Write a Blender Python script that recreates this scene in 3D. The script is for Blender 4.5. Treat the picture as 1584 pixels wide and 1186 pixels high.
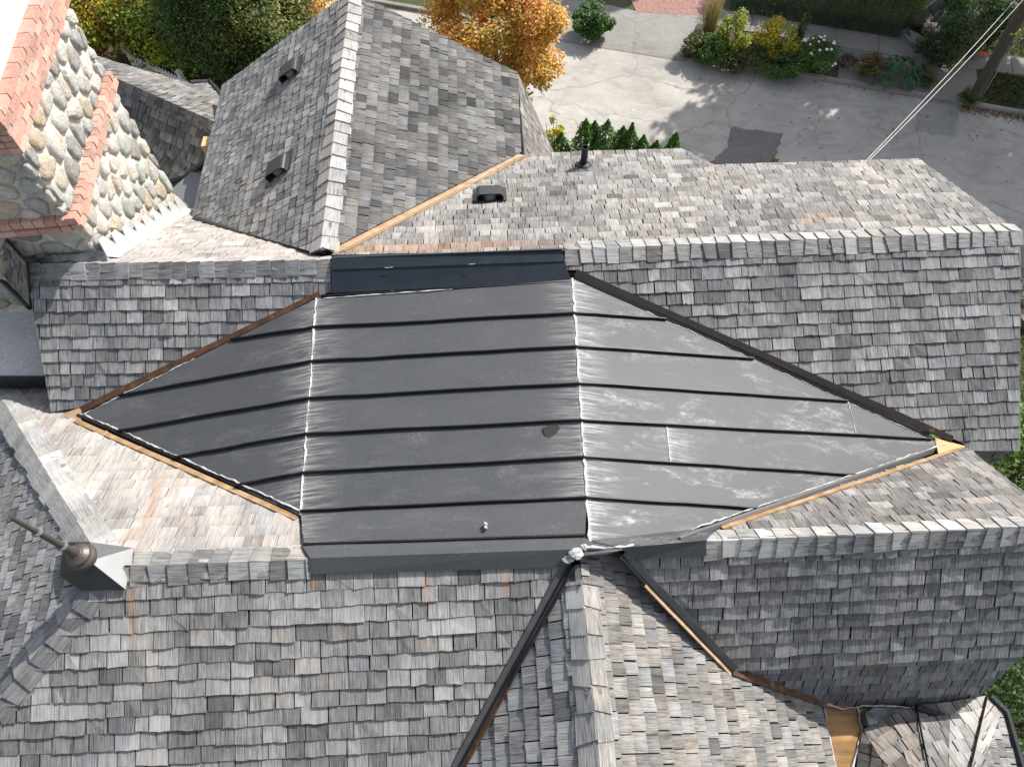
import bpy, bmesh, math, random
import numpy as np
from mathutils import Vector, Matrix

R_ = math.radians
rnd = random.Random(7)
nrs = np.random.RandomState(11)
for o in list(bpy.data.objects):
    bpy.data.objects.remove(o)
SC = bpy.context.scene
COL = SC.collection
V = Vector

# ------------------------------------------------------------------ camera, sky, sun, exposure
cam_d = bpy.data.cameras.new("camera")
cam = bpy.data.objects.new("camera", cam_d)
COL.objects.link(cam)
cam.location = (0, 0, 16)
cam.rotation_euler = (R_(30), 0, 0)
cam_d.sensor_width = 36
cam_d.lens = 1098 / 1584 * 36
cam_d.clip_end = 600
cam_d.clip_start = 0.05
SC.camera = cam

SUN_AZ = math.atan2(0.547, 0.589)          # towards the sun, from +X to +Y
SUN_EL = R_(41)
SUN_DIR = V((math.cos(SUN_EL) * math.cos(SUN_AZ), math.cos(SUN_EL) * math.sin(SUN_AZ), math.sin(SUN_EL)))
world = bpy.data.worlds.new("World")
SC.world = world
world.use_nodes = True
wn = world.node_tree
bg = wn.nodes["Background"]
sky = wn.nodes.new("ShaderNodeTexSky")
sky.sky_type = 'NISHITA'
sky.sun_disc = False
sky.sun_elevation = SUN_EL
sky.sun_rotation = math.pi / 2 - SUN_AZ
sky.air_density = 1.0
sky.dust_density = 2.0
sky.ozone_density = 1.0
hsv = wn.nodes.new("ShaderNodeHueSaturation")      # less saturated sky, so shade fills more neutral
hsv.inputs['Saturation'].default_value = .5
wn.links.new(sky.outputs[0], hsv.inputs['Color'])
wn.links.new(hsv.outputs[0], bg.inputs[0])
bg.inputs[1].default_value = 0.145
sun_d = bpy.data.lights.new("sun", 'SUN')
sun_d.energy = 5.0
sun_d.angle = R_(0.5)
sun_d.color = (1.0, 0.95, 0.885)
sun = bpy.data.objects.new("sun", sun_d)
COL.objects.link(sun)
sun.rotation_euler = SUN_DIR.to_track_quat('Z', 'Y').to_euler()
sun.location = (20, 20, 40)
SC.view_settings.view_transform = 'Standard'
SC.view_settings.look = 'None'
SC.view_settings.gamma = 1
SC.view_settings.use_curve_mapping = False
SC.view_settings.exposure = 0.45
SC.cycles.max_bounces = 6
SC.cycles.use_denoising = True

# ------------------------------------------------------------------ surveying: sight lines of the photograph met with real planes
CAMP = V((0, 0, 16))
FL, PX0, PY0 = 1098.0, 792.0, 593.0
FWD, UPV, RGT = V((0, 0.5, -math.sqrt(.75))), V((0, math.sqrt(.75), .5)), V((1, 0, 0))

def ray(x, y):
    return FWD + RGT * ((x - PX0) / FL) - UPV * ((y - PY0) / FL)

def atz(x, y, z):
    d = ray(x, y)
    return CAMP + d * ((z - 16) / d.z)

def on(pl, x, y, lift=0.0):
    p, n = pl
    d = ray(x, y)
    return CAMP + d * ((p + n * lift - CAMP).dot(n) / d.dot(n))

def proj(p):
    q = p - CAMP
    d = q.dot(FWD)
    return (PX0 + FL * q.x / d, PY0 - FL * q.dot(UPV) / d, d)

def plane3(a, b, c):
    n = (b - a).cross(c - a).normalized()
    return (a, n if n.z > 0 else -n)

TH = R_(2.7)
HX = V((math.cos(TH), math.sin(TH), 0))
HY = V((-math.sin(TH), math.cos(TH), 0))
HZ = V((0, 0, 1))

def slope(p, ang, az):
    return (p, V((math.sin(R_(ang)) * az.x, math.sin(R_(ang)) * az.y, math.cos(R_(ang)))))

def along(a, b, x=None, y=None):
    """the point of segment a-b seen at photo column x (or row y)"""
    lo, hi = -0.3, 1.3
    f = (lambda t: proj(a.lerp(b, t))[0] - x) if x is not None else (lambda t: proj(a.lerp(b, t))[1] - y)
    s = 1 if f(hi) > f(lo) else -1
    for _ in range(50):
        m = (lo + hi) / 2
        if f(m) * s > 0: hi = m
        else: lo = m
    return a.lerp(b, (lo + hi) / 2)

# ------------------------------------------------------------------ materials
def new_mat(name):
    m = bpy.data.materials.new(name)
    m.use_nodes = True
    nt = m.node_tree
    b = nt.nodes["Principled BSDF"]
    return m, nt, b

class NT:
    """small node helper"""
    def __init__(s, nt): s.nt = nt
    def n(s, t, **kw):
        nd = s.nt.nodes.new(t)
        for k, v in kw.items():
            setattr(nd, k, v)
        return nd
    def l(s, a, b): s.nt.links.new(a, b)
    def math(s, op, a, b=None, clamp=False):
        nd = s.n("ShaderNodeMath", operation=op, use_clamp=clamp)
        for i, v in enumerate((a, b)):
            if v is None: continue
            if isinstance(v, (int, float)): nd.inputs[i].default_value = v
            else: s.l(v, nd.inputs[i])
        return nd.outputs[0]
    def mix(s, f, a, b, bt='MIX'):
        nd = s.n("ShaderNodeMix", data_type='RGBA', blend_type=bt)
        for i, v in ((0, f), (6, a), (7, b)):
            if isinstance(v, (int, float)): nd.inputs[i].default_value = v
            elif isinstance(v, tuple): nd.inputs[i].default_value = (*v, 1)
            else: s.l(v, nd.inputs[i])
        return nd.outputs[2]
    def noise(s, vec, scale, detail=3, rough=.55, dist=0.0):
        nd = s.n("ShaderNodeTexNoise")
        nd.inputs['Scale'].default_value = scale
        nd.inputs['Detail'].default_value = detail
        nd.inputs['Roughness'].default_value = rough
        nd.inputs['Distortion'].default_value = dist
        if vec is not None: s.l(vec, nd.inputs['Vector'])
        return nd.outputs[0]
    def mapping(s, vec, sc=(1, 1, 1), loc=(0, 0, 0), rot=(0, 0, 0)):
        nd = s.n("ShaderNodeMapping")
        nd.inputs['Scale'].default_value = sc
        nd.inputs['Location'].default_value = loc
        nd.inputs['Rotation'].default_value = rot
        s.l(vec, nd.inputs['Vector'])
        return nd.outputs[0]
    def ramp(s, f, stops):
        nd = s.n("ShaderNodeValToRGB")
        el = nd.color_ramp.elements
        while len(el) < len(stops): el.new(0.5)
        for e, (p, c) in zip(el, stops):
            e.position = p
            e.color = (*c, 1) if isinstance(c, tuple) else (c, c, c, 1)
        s.l(f, nd.inputs[0])
        return nd.outputs[0]
    def mr(s, f, a, b, c, d):
        nd = s.n("ShaderNodeMapRange")
        s.l(f, nd.inputs[0])
        for i, v in enumerate((a, b, c, d)): nd.inputs[i + 1].default_value = v
        return nd.outputs[0]
    def bump(s, h, strength, dist, b):
        nd = s.n("ShaderNodeBump")
        nd.inputs['Strength'].default_value = strength
        nd.inputs['Distance'].default_value = dist
        s.l(h, nd.inputs['Height'])
        s.l(nd.outputs[0], b.inputs['Normal'])

def obj_co(N): return N.n("ShaderNodeTexCoord").outputs['Object']
def uv_co(N): return N.n("ShaderNodeTexCoord").outputs['UV']

def make_shingle_mat():
    m, nt, b = new_mat("weathered_cedar")
    N = NT(nt)
    at = N.n("ShaderNodeAttribute", attribute_name="tint")
    uv = uv_co(N)
    # UV x: metres across the piece, UV y: metres along the grain
    g1 = N.noise(N.mapping(uv, (110, 5, 1)), 1.0, 4, .6, .15)
    g2 = N.noise(N.mapping(uv, (38, 1.7, 1)), 1.0, 3, .6)
    blot = N.noise(N.mapping(uv, (9, 6, 1)), 1.0, 3, .6)
    fac = N.math('ADD', N.mr(g1, .3, .7, .60, 1.36), N.mr(g2, .3, .7, -.24, .24))
    fac = N.math('ADD', fac, N.mr(blot, .3, .7, -.22, .22))
    # darker up the exposure: alpha runs 0 at the butt to 1 under the next course
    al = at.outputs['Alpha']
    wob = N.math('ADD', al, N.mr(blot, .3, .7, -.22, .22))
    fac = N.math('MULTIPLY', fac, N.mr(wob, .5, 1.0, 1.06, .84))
    col = N.mix(1.0, at.outputs['Color'], fac, 'MULTIPLY')
    lum = N.n("ShaderNodeRGBToBW"); N.l(at.outputs['Color'], lum.inputs[0])
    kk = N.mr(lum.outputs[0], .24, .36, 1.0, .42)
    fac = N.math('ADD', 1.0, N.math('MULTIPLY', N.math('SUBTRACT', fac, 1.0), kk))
    nd = N.n("ShaderNodeCombineColor")
    for i in range(3): N.l(fac, nd.inputs[i])
    col = N.mix(1.0, at.outputs['Color'], nd.outputs[0], 'MULTIPLY')
    wpos = N.n("ShaderNodeNewGeometry").outputs['Position']
    wide = N.noise(N.mapping(wpos, (1.0, .55, .55)), 1.5, 5, .62, .6)
    wc = N.ramp(wide, [(.30, (.70, .71, .73)), (.5, (1.0, 1.0, 1.0)), (.68, (1.18, 1.15, 1.11))])
    col = N.mix(1.0, col, wc, 'MULTIPLY')
    moss = N.math('MULTIPLY', N.mr(N.noise(wpos, 2.3, 5, .7), .56, .72, 0, .35), N.mr(g2, .35, .6, 0, 1))
    col = N.mix(moss, col, (.105, .108, .085))
    crack = N.ramp(g1, [(.33, .25), (.40, 1.0)])
    cc = N.n("ShaderNodeCombineColor")
    for i in range(3): N.l(crack, cc.inputs[i])
    col = N.mix(N.math('MULTIPLY', kk, .6), col, cc.outputs[0], 'MULTIPLY')
    pos = N.n("ShaderNodeNewGeometry").outputs['Position']
    for (p, q, w, amt) in STAINS:
        d = (q - p); L = d.length; d.normalize()
        c = V((d.y, -d.x, 0)).normalized() if abs(d.z) < .98 else V((1, 0, 0))
        sub = N.n("ShaderNodeVectorMath", operation='SUBTRACT'); N.l(pos, sub.inputs[0]); sub.inputs[1].default_value = p
        def dot(v):
            nd = N.n("ShaderNodeVectorMath", operation='DOT_PRODUCT'); N.l(sub.outputs[0], nd.inputs[0]); nd.inputs[1].default_value = v
            return nd.outputs['Value']
        ac = N.math('ABSOLUTE', dot(c))
        al_ = dot(d)
        f = N.math('SUBTRACT', 1.0, N.mr(ac, w * .35, w, 0, 1), True)
        f = N.math('MULTIPLY', f, N.mr(al_, -.02, .05, 0, 1))
        f = N.math('MULTIPLY', f, N.math('SUBTRACT', 1.0, N.mr(al_, L * .5, L, 0, 1), True))
        f = N.math('MULTIPLY', f, N.mr(blot, .3, .65, amt * .25, amt))
        col = N.mix(f, col, (.36, .17, .07))
    N.l(col, b.inputs['Base Color'])
    b.inputs['Roughness'].default_value = .8
    b.inputs['Specular IOR Level'].default_value = .25
    N.bump(g1, .8, .005, b)
    return m

def make_metal_mat():
    m, nt, b = new_mat("painted_dark_metal")
    N = NT(nt)
    uv = uv_co(N)
    oc = obj_co(N)
    sep = N.n("ShaderNodeSeparateXYZ")
    N.l(uv, sep.inputs[0])
    u = sep.outputs[0]      # metres away from the nearest soldered hip seam
    base = N.mix(N.noise(N.mapping(oc, (1, 1, 1)), 2.2, 4, .6), (.050, .055, .060), (.074, .078, .082))
    # oxide streaks that run out from the solder, along the panel
    streak = N.noise(N.mapping(uv, (3.0, 46, 1)), 1.0, 3, .6, .25)
    reach = N.math('SUBTRACT', 1.0, N.mr(u, 0.0, .42, 0.0, 1.0), True)
    sm = N.math('MULTIPLY', N.math('POWER', reach, 1.7), N.mr(streak, .42, .70, 0, 1.25))
    edge = N.mr(u, .0, .035, .75, 0.0)
    att = N.n("ShaderNodeAttribute", attribute_name="chalk")
    ch = att.outputs['Fac']
    sm = N.math('MULTIPLY', N.math('ADD', sm, N.math('MULTIPLY', edge, streak)), N.mr(ch, 0, 1, .18, 1.25))
    # chalky scuffs and cloudy oxide
    cl = N.noise(N.mapping(oc, (1.2, 3.2, 1.2)), 1.6, 6, .68, .6)
    cl2 = N.noise(N.mapping(oc, (4, 9, 4)), 3.0, 5, .7, 1.2)
    cloud = N.math('MULTIPLY', N.mr(cl, .52, .74, 0, 1), N.mr(cl2, .42, .62, .1, 1))
    cloud = N.math('MULTIPLY', cloud, N.mr(ch, .3, 1, .03, 1.5))
    # scratches and specks
    vor = N.n("ShaderNodeTexVoronoi", feature='F1')
    vor.inputs['Scale'].default_value = 17
    vor.inputs['Randomness'].default_value = 1
    N.l(oc, vor.inputs['Vector'])
    speck = N.math('MULTIPLY', N.ramp(vor.outputs['Distance'], [(.0, 1.0), (.10, 0.0)]), N.mr(N.noise(oc, 5.0, 3), .5, .62, 0, .5))
    fine = N.noise(oc, 90, 2, .6)
    dust = N.math('MULTIPLY', N.mr(fine, .55, .75, 0, 1), N.mr(cl, .35, .7, .04, .24))
    tot = N.math('ADD', N.math('ADD', sm, cloud), N.math('ADD', speck, dust), True)
    col = N.mix(N.math('MULTIPLY', tot, .8), base, (.50, .50, .49))
    N.l(col, b.inputs['Base Color'])
    N.l(N.mr(tot, 0, 1, .52, .8), b.inputs['Roughness'])
    b.inputs['Metallic'].default_value = 0.0
    b.inputs['Specular IOR Level'].default_value = .24
    N.bump(N.noise(N.mapping(oc, (1.5, 2.5, 1.5)), .9, 2), .12, .012, b)
    return m

def make_copper_mat(name="brown_copper", dark=(.030, .021, .016), mid=(.12, .055, .025), light=(.55, .33, .15), lo=.42, hi=.60, sc=(1, 1, 1), rough=.45):
    m, nt, b = new_mat(name)
    N = NT(nt)
    uv = uv_co(N)
    n1 = N.noise(N.mapping(uv, (8, 2.0, 1)), 1.0, 4, .6, .4)
    n2 = N.noise(N.mapping(uv, (1.2, 8, 1)), 1.0, 3, .6)
    col = N.ramp(N.math('ADD', N.math('MULTIPLY', n1, .55), N.math('MULTIPLY', n2, .45)), [(lo - .12, dark), ((lo + hi) / 2, mid), (hi + .08, light)])
    N.l(col, b.inputs['Base Color'])
    b.inputs['Metallic'].default_value = .35
    b.inputs['Roughness'].default_value = rough
    N.bump(n1, .2, .01, b)
    return m

def make_plain(name, col, rough=.6, metal=0.0, var=.18, scale=8.0, bump=0.0, spec=.4):
    m, nt, b = new_mat(name)
    N = NT(nt)
    oc = obj_co(N)
    n = N.noise(oc, scale, 5, .62)
    d = tuple(c * (1 - var) for c in col)
    l = tuple(min(1, c * (1 + var)) for c in col)
    N.l(N.mix(N.mr(n, .3, .7, 0, 1), d, l), b.inputs['Base Color'])
    b.inputs['Roughness'].default_value = rough
    b.inputs['Metallic'].default_value = metal
    b.inputs['Specular IOR Level'].default_value = spec
    if bump: N.bump(n, .5, bump, b)
    return m

def make_stone_mat():
    m, nt, b = new_mat("field_stone")
    N = NT(nt)
    at = N.n("ShaderNodeAttribute", attribute_name="tint")
    oc = obj_co(N)
    n1 = N.noise(oc, 14, 6, .7, .3)
    n2 = N.noise(oc, 60, 4, .7)
    f = N.math('ADD', N.mr(n1, .3, .7, .68, 1.2), N.mr(n2, .3, .7, -.18, .18))
    c = N.n("ShaderNodeCombineColor")
    for i in range(3): N.l(f, c.inputs[i])
    col = N.mix(1, at.outputs['Color'], c.outputs[0], 'MULTIPLY')
    col = N.mix(N.mr(N.noise(oc, 7, 3), .58, .7, 0, .45), col, (.50, .30, .15))
    N.l(col, b.inputs['Base Color'])
    b.inputs['Roughness'].default_value = .85
    N.bump(N.math('ADD', n1, N.math('MULTIPLY', n2, .5)), .9, .035, b)
    return m

def make_brick_mat():
    m, nt, b = new_mat("red_brick")
    N = NT(nt)
    at = N.n("ShaderNodeAttribute", attribute_name="tint")
    oc = obj_co(N)
    n1 = N.noise(oc, 30, 5, .7)
    col = N.mix(N.mr(n1, .35, .7, 0, .55), at.outputs['Color'], (.55, .46, .42))
    N.l(col, b.inputs['Base Color'])
    b.inputs['Roughness'].default_value = .85
    N.bump(n1, .4, .006, b)
    return m

def make_leaf_mat(name="leaves", trans=.25):
    m, nt, b = new_mat(name)
    N = NT(nt)
    at = N.n("ShaderNodeAttribute", attribute_name="tint")
    N.l(at.outputs['Color'], b.inputs['Base Color'])
    b.inputs['Roughness'].default_value = .55
    b.inputs['Specular IOR Level'].default_value = .3
    t = N.n("ShaderNodeBsdfTranslucent")
    N.l(N.mix(1, at.outputs['Color'], (1.5, 1.5, .8), 'MULTIPLY'), t.inputs[0])
    mx = N.n("ShaderNodeMixShader")
    mx.inputs[0].default_value = trans
    N.l(b.outputs[0], mx.inputs[1])
    N.l(t.outputs[0], mx.inputs[2])
    N.l(mx.outputs[0], nt.nodes["Material Output"].inputs[0])
    return m

def make_road_mat(name, lo, hi, crack=.6, grit=.15):
    m, nt, b = new_mat(name)
    N = NT(nt)
    oc = obj_co(N)
    big = N.noise(oc, .35, 6, .65, .5)
    mid = N.noise(N.mapping(oc, (1, 1.7, 1), (0, 0, 0), (0, 0, .27)), 1.3, 6, .7, 1.0)
    fine = N.noise(oc, 26, 4, .75)
    f = N.math('ADD', N.math('MULTIPLY', big, .55), N.math('MULTIPLY', mid, .45))
    col = N.mix(N.mr(f, .36, .64, 0, 1), lo, hi)
    g = N.mr(fine, .3, .7, 1 - grit, 1 + grit)
    c = N.n("ShaderNodeCombineColor")
    for i in range(3): N.l(g, c.inputs[i])
    col = N.mix(1, col, c.outputs[0], 'MULTIPLY')
    vo = N.n("ShaderNodeTexVoronoi", feature='DISTANCE_TO_EDGE')
    vo.inputs['Scale'].default_value = .24
    warp = N.n("ShaderNodeVectorMath", operation='ADD')
    N.l(oc, warp.inputs[0])
    wv = N.n("ShaderNodeTexNoise"); wv.inputs['Scale'].default_value = 1.1; wv.inputs['Detail'].default_value = 5
    N.l(oc, wv.inputs['Vector'])
    sc = N.n("ShaderNodeVectorMath", operation='SCALE'); sc.inputs['Scale'].default_value = 1.0
    N.l(wv.outputs['Color'], sc.inputs[0])
    N.l(sc.outputs[0], warp.inputs[1])
    N.l(warp.outputs[0], vo.inputs['Vector'])
    ck = N.math('MULTIPLY', N.ramp(vo.outputs['Distance'], [(.0, 1.0), (.009, 0.0)]), N.mr(mid, .4, .6, .1, crack))
    col = N.mix(ck, col, tuple(c_ * .35 for c_ in lo))
    oil = N.math('MULTIPLY', N.mr(N.noise(N.mapping(oc, (.5, 1.3, 1), (3, 1, 0), (0, 0, .27)), 1.0, 6, .72, 1.2), .56, .70, 0, .5), N.mr(fine, .35, .6, .4, 1))
    col = N.mix(oil, col, tuple(c_ * .55 for c_ in lo))
    pale = N.math('MULTIPLY', N.mr(N.noise(oc, 2.6, 7, .75, 2.0), .58, .72, 0, .5), N.mr(big, .45, .7, 0, 1))
    col = N.mix(pale, col, tuple(min(1, c_ * 1.6) for c_ in hi))
    N.l(col, b.inputs['Base Color'])
    b.inputs['Roughness'].default_value = .9
    b.inputs['Specular IOR Level'].default_value = .2
    N.bump(fine, .3, .01, b)
    return m

def make_ground_mat():
    m, nt, b = new_mat("lawn_soil")
    N = NT(nt)
    oc = obj_co(N)
    n1 = N.noise(oc, .8, 6, .7, .5)
    n2 = N.noise(oc, 14, 5, .75)
    col = N.mix(N.mr(n1, .4, .62, 0, 1), (.055, .085, .022), (.10, .095, .042))
    col = N.mix(N.mr(n2, .35, .7, 0, .6), col, (.03, .045, .012))
    N.l(col, b.inputs['Base Color'])
    b.inputs['Roughness'].default_value = .95
    N.bump(n2, 1.0, .06, b)
    return m

M = dict(
    deck=make_plain("dark_underlay", (.012, .011, .011), .95),
    metal=make_metal_mat(),
    copper=make_copper_mat(),
    rust2=make_copper_mat("lit_brown_copper", (.03, .022, .018), (.13, .065, .032), (.34, .18, .08), .42, .62, rough=.5),
    rust=make_copper_mat("rusty_brown_copper", (.014, .013, .012), (.030, .022, .016), (.24, .11, .05), .50, .66, rough=.5),
    tan=make_copper_mat("tan_copper", (.26, .16, .085), (.50, .34, .20), (.64, .50, .35), .40, .58, rough=.5),
    tan2=make_copper_mat("dull_tan_copper", (.14, .085, .045), (.40, .25, .12), (.55, .42, .28), .40, .56, rough=.55),
    pan=make_copper_mat("amber_copper", (.10, .055, .025), (.24, .13, .045), (.42, .25, .09), .38, .6, rough=.5),
    strip=make_copper_mat("mottled_strip", (.028, .028, .030), (.040, .036, .034), (.30, .15, .06), .50, .66),
    dark=make_plain("dark_bronze_metal", (.030, .032, .036), .42, .3, .2, 5),
    black=make_plain("black_metal", (.012, .012, .014), .5, .2, .2, 5),
    grey=make_plain("grey_metal", (.20, .205, .21), .45, .4, .1, 4),
    valley=make_plain("valley_metal", (.075, .077, .080), .45, .2, .25, 5),
    navy=make_plain("blue_black_metal", (.020, .027, .036), .42, .1, .2, 5),
    hood=make_plain("hood_metal", (.055, .057, .06), .38, .35, .1, 4),
    sealant=make_plain("dirty_sealant", (.34, .34, .33), .9, 0, .6, 35, .01),
    solder=make_plain("chalky_solder", (.50, .50, .49), .85, 0, .5, 30, .01),
    lead=make_plain("lead_flashing", (.66, .66, .65), .45, .25, .2, 6, .01),
    darklead=make_plain("tarnished_lead", (.16, .17, .175), .4, .5, .7, 6, .01),
    bronze=make_plain("bronze", (.105, .092, .082), .45, .5, .2, 9),
    stone=make_stone_mat(),
    brick=make_brick_mat(),
    mortar=make_plain("mortar", (.54, .51, .46), .95, 0, .25, 12, .03),
    concrete=make_plain("crown_concrete", (.66, .62, .54), .9, 0, .14, 5, .01),
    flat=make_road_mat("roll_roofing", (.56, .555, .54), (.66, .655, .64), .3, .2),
    leaf=make_leaf_mat(),
    bark=make_plain("bark", (.10, .075, .055), .9, 0, .35, 12, .03),
    pole=make_plain("pole_wood", (.085, .070, .058), .9, 0, .35, 9, .02),
    road=make_road_mat("street_asphalt", (.315, .298, .272), (.49, .468, .43), .65, .18),
    patch=make_road_mat("patch_asphalt", (.13, .13, .128), (.22, .217, .212), .4, .22),
    patch2=make_road_mat("worn_patch", (.25, .243, .23), (.36, .35, .33), .5, .2),
    apron=make_road_mat("apron_asphalt", (.22, .215, .20), (.31, .30, .285), .5, .2),
    walk=make_road_mat("sidewalk_concrete", (.20, .19, .17), (.28, .265, .24), .4, .15),
    kerb=make_road_mat("kerb_concrete", (.20, .19, .17), (.34, .32, .29), .4, .2),
    gravel=make_plain("gravel", (.24, .22, .20), .95, 0, .5, 30, .04),
    mulch=make_plain("mulch", (.075, .058, .042), .95, 0, .5, 20, .05),
    pavers=make_plain("brick_pavers", (.30, .17, .145), .9, 0, .3, 9, .02),
    ground=make_ground_mat(),
    white=make_plain("white_paint", (.78, .78, .76), .6, 0, .06, 6),
    wire=make_plain("white_cable", (.52, .51, .49), .6),
    orange=make_plain("orange_plastic", (.85, .10, .015), .5),
    yellow=make_plain("yellow_paint", (.60, .45, .10), .7, 0, .3, 30),
    ytag=make_plain("yellow_tag", (.60, .55, .05), .5),
    siding=make_plain("painted_siding", (.30, .27, .23), .8),
    tanblock=make_plain("tan_block", (.62, .42, .22), .7),
)

# ------------------------------------------------------------------ mesh builders
def tag(o, label=None, cat=None, group=None, kind=None):
    if label: o["label"] = label
    if cat: o["category"] = cat
    if group: o["group"] = group
    if kind: o["kind"] = kind
    return o

def empty(name, loc, **kw):
    o = bpy.data.objects.new(name, None)
    o.empty_display_size = .2
    o.location = loc
    COL.objects.link(o)
    return tag(o, **kw)

def world_loc(o):
    p = V((0, 0, 0))
    while o is not None:
        p = p + o.location
        o = o.parent
    return p

def link(name, me, mat, parent=None, base=None):
    o = bpy.data.objects.new(name, me)
    COL.objects.link(o)
    if mat is not None and not me.materials:
        me.materials.append(mat)
    if parent is not None:
        o.parent = parent
    if base is not None:
        o.location = base
    return o

class MB:
    """collects faces in world space; build() makes one mesh object"""
    def __init__(s):
        s.v, s.f, s.uv, s.col = [], [], [], []
    def face(s, pts, uv=None, col=None):
        i = len(s.v)
        s.v += [tuple(p) for p in pts]
        s.f.append(tuple(range(i, i + len(pts))))
        s.uv += (uv if uv is not None else [(0, 0)] * len(pts))
        if col is None: col = (.5, .5, .5, 1)
        s.col += (col if isinstance(col, list) else [col] * len(pts))
    def prism(s, top, down, col=None, uv=None, bottom=True):
        """top polygon (counter-clockwise from outside) pushed by vector `down`"""
        s.face(top, uv, col)
        n = len(top)
        low = [p + down for p in top]
        for i in range(n):
            j = (i + 1) % n
            s.face([top[j], top[i], low[i], low[j]], None if uv is None else [uv[j], uv[i], uv[i], uv[j]], col if not isinstance(col, list) else [col[j], col[i], col[i], col[j]])
        if bottom:
            s.face(low[::-1], None if uv is None else uv[::-1], col if not isinstance(col, list) else col[::-1])
    def box(s, c, ax, ay, az, col=None):
        """centre and three half-axis vectors"""
        top = [c + az - ax - ay, c + az + ax - ay, c + az + ax + ay, c + az - ax + ay]
        s.prism(top, az * -2, col)
    def tube(s, pts, radii, seg=8, col=None, cap=True):
        rings = []
        for i, p in enumerate(pts):
            d = (pts[min(i + 1, len(pts) - 1)] - pts[max(i - 1, 0)]).normalized()
            a = d.cross(V((0, 0, 1)) if abs(d.z) < .9 else V((1, 0, 0))).normalized()
            b_ = d.cross(a)
            rings.append([p + (a * math.cos(2 * math.pi * k / seg) + b_ * math.sin(2 * math.pi * k / seg)) * radii[i] for k in range(seg)])
        L = 0
        for i in range(len(rings) - 1):
            l2 = L + (pts[i + 1] - pts[i]).length
            for k in range(seg):
                j = (k + 1) % seg
                s.face([rings[i][j], rings[i][k], rings[i + 1][k], rings[i + 1][j]], [(k * .1 + .1, L), (k * .1, L), (k * .1, l2), (k * .1 + .1, l2)], col)
            L = l2
        if cap:
            s.face(rings[0], None, col)
            s.face(rings[-1][::-1], None, col)
    def lathe(s, base, axis, prof, seg=20, col=None):
        axis = axis.normalized()
        a = axis.cross(V((1, 0, 0)) if abs(axis.x) < .8 else V((0, 1, 0))).normalized()
        b_ = axis.cross(a)
        rings = [[base + axis * h + (a * math.cos(2 * math.pi * k / seg) + b_ * math.sin(2 * math.pi * k / seg)) * r for k in range(seg)] for r, h in prof]
        for i in range(len(rings) - 1):
            for k in range(seg):
                j = (k + 1) % seg
                s.face([rings[i][k], rings[i][j], rings[i + 1][j], rings[i + 1][k]], None, col)
    def build(s, name, mat, parent=None, smooth=False, weld=False, local=False):
        me = bpy.data.meshes.new(name)
        off = V((0, 0, 0))
        if parent is not None and not local:
            off = world_loc(parent)
        vs = [(p[0] - off.x, p[1] - off.y, p[2] - off.z) for p in s.v]
        me.from_pydata(vs, [], s.f)
        uvl = me.uv_layers.new(name="UVMap")
        uvl.data.foreach_set("uv", np.array(s.uv, dtype=np.float32).ravel())
        ca = me.color_attributes.new("tint", 'FLOAT_COLOR', 'CORNER')
        ca.data.foreach_set("color", np.array(s.col, dtype=np.float32).ravel())
        if weld:
            bm = bmesh.new(); bm.from_mesh(me)
            bmesh.ops.remove_doubles(bm, verts=bm.verts, dist=1e-4)
            bmesh.ops.recalc_face_normals(bm, faces=bm.faces)
            bm.to_mesh(me); bm.free()
        if smooth:
            me.polygons.foreach_set("use_smooth", [True] * len(me.polygons))
        me.update()
        return link(name, me, mat, parent)

def poly_up(pts, n):
    """order a polygon so that its normal follows n"""
    a = V((0, 0, 0))
    for i in range(len(pts)):
        a += pts[i].cross(pts[(i + 1) % len(pts)])
    return pts if a.dot(n) > 0 else pts[::-1]

def clip(poly, a, b, c):
    """keep the side a*x+b*y<=c of a 2D polygon"""
    out = []
    n = len(poly)
    for i in range(n):
        p, q = poly[i], poly[(i + 1) % n]
        dp, dq = a * p[0] + b * p[1] - c, a * q[0] + b * q[1] - c
        if dp <= 0: out.append(p)
        if (dp < 0 < dq) or (dq < 0 < dp):
            t = dp / (dp - dq)
            out.append((p[0] + (q[0] - p[0]) * t, p[1] + (q[1] - p[1]) * t))
    return out

def area2(p):
    return .5 * sum(p[i][0] * p[(i + 1) % len(p)][1] - p[(i + 1) % len(p)][0] * p[i][1] for i in range(len(p)))

def inside(poly, x, y):
    c = False
    n = len(poly)
    for i in range(n):
        (x1, y1), (x2, y2) = poly[i], poly[(i + 1) % n]
        if (y1 > y) != (y2 > y) and x < (x2 - x1) * (y - y1) / (y2 - y1) + x1:
            c = not c
    return c

# ------------------------------------------------------------------ the house frame: ridges, valleys, slopes
Z1, Z2 = 10.42, 10.60
r1a, r1b = atz(40, 411, Z1), atz(511, 404, Z1)
r1c, r1d = atz(873, 388, Z1), atz(1578, 359, Z1)
r2a, r2b = atz(165, 877, Z2), atz(481, 866, Z2)
r2c, r2d = atz(1090, 838, Z2), atz(1648, 812, Z2)
pv_l, pv_r = atz(125, 640, 9.58), atz(1487, 690, 9.40)
F1L, F1R = plane3(r1a, r1b, pv_l), plane3(r1c, r1d, pv_r)
B2L, B2R = plane3(r2a, r2b, pv_l), plane3(r2c, r2d, pv_r)
B1R = slope(r1c, 20, HY)
B1L = plane3(r1a, r1b, V((-4.45, 6.87, 8.8)))
F2L, F2R = slope(r2b, 30, -HY), slope(r2c, 48, -HY)
r3a = atz(497, 388, Z1)
L3P = plane3(r3a, r3a + HY, on(B1L, 303, 335))
R3P = plane3(r3a, r3a + HY, on(B1R, 808, 240))
r4a = atz(897, 872, 10.53)
R4LP = plane3(r4a, r4a - HY, on(F2L, 712, 1186))
R4RP = plane3(r4a, r4a - HY, on(F2R, 1130, 1035))
apex = r2a
LTP = plane3(apex, on(B2L, 8, 605), on(F2L, 0, 1088))

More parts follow.
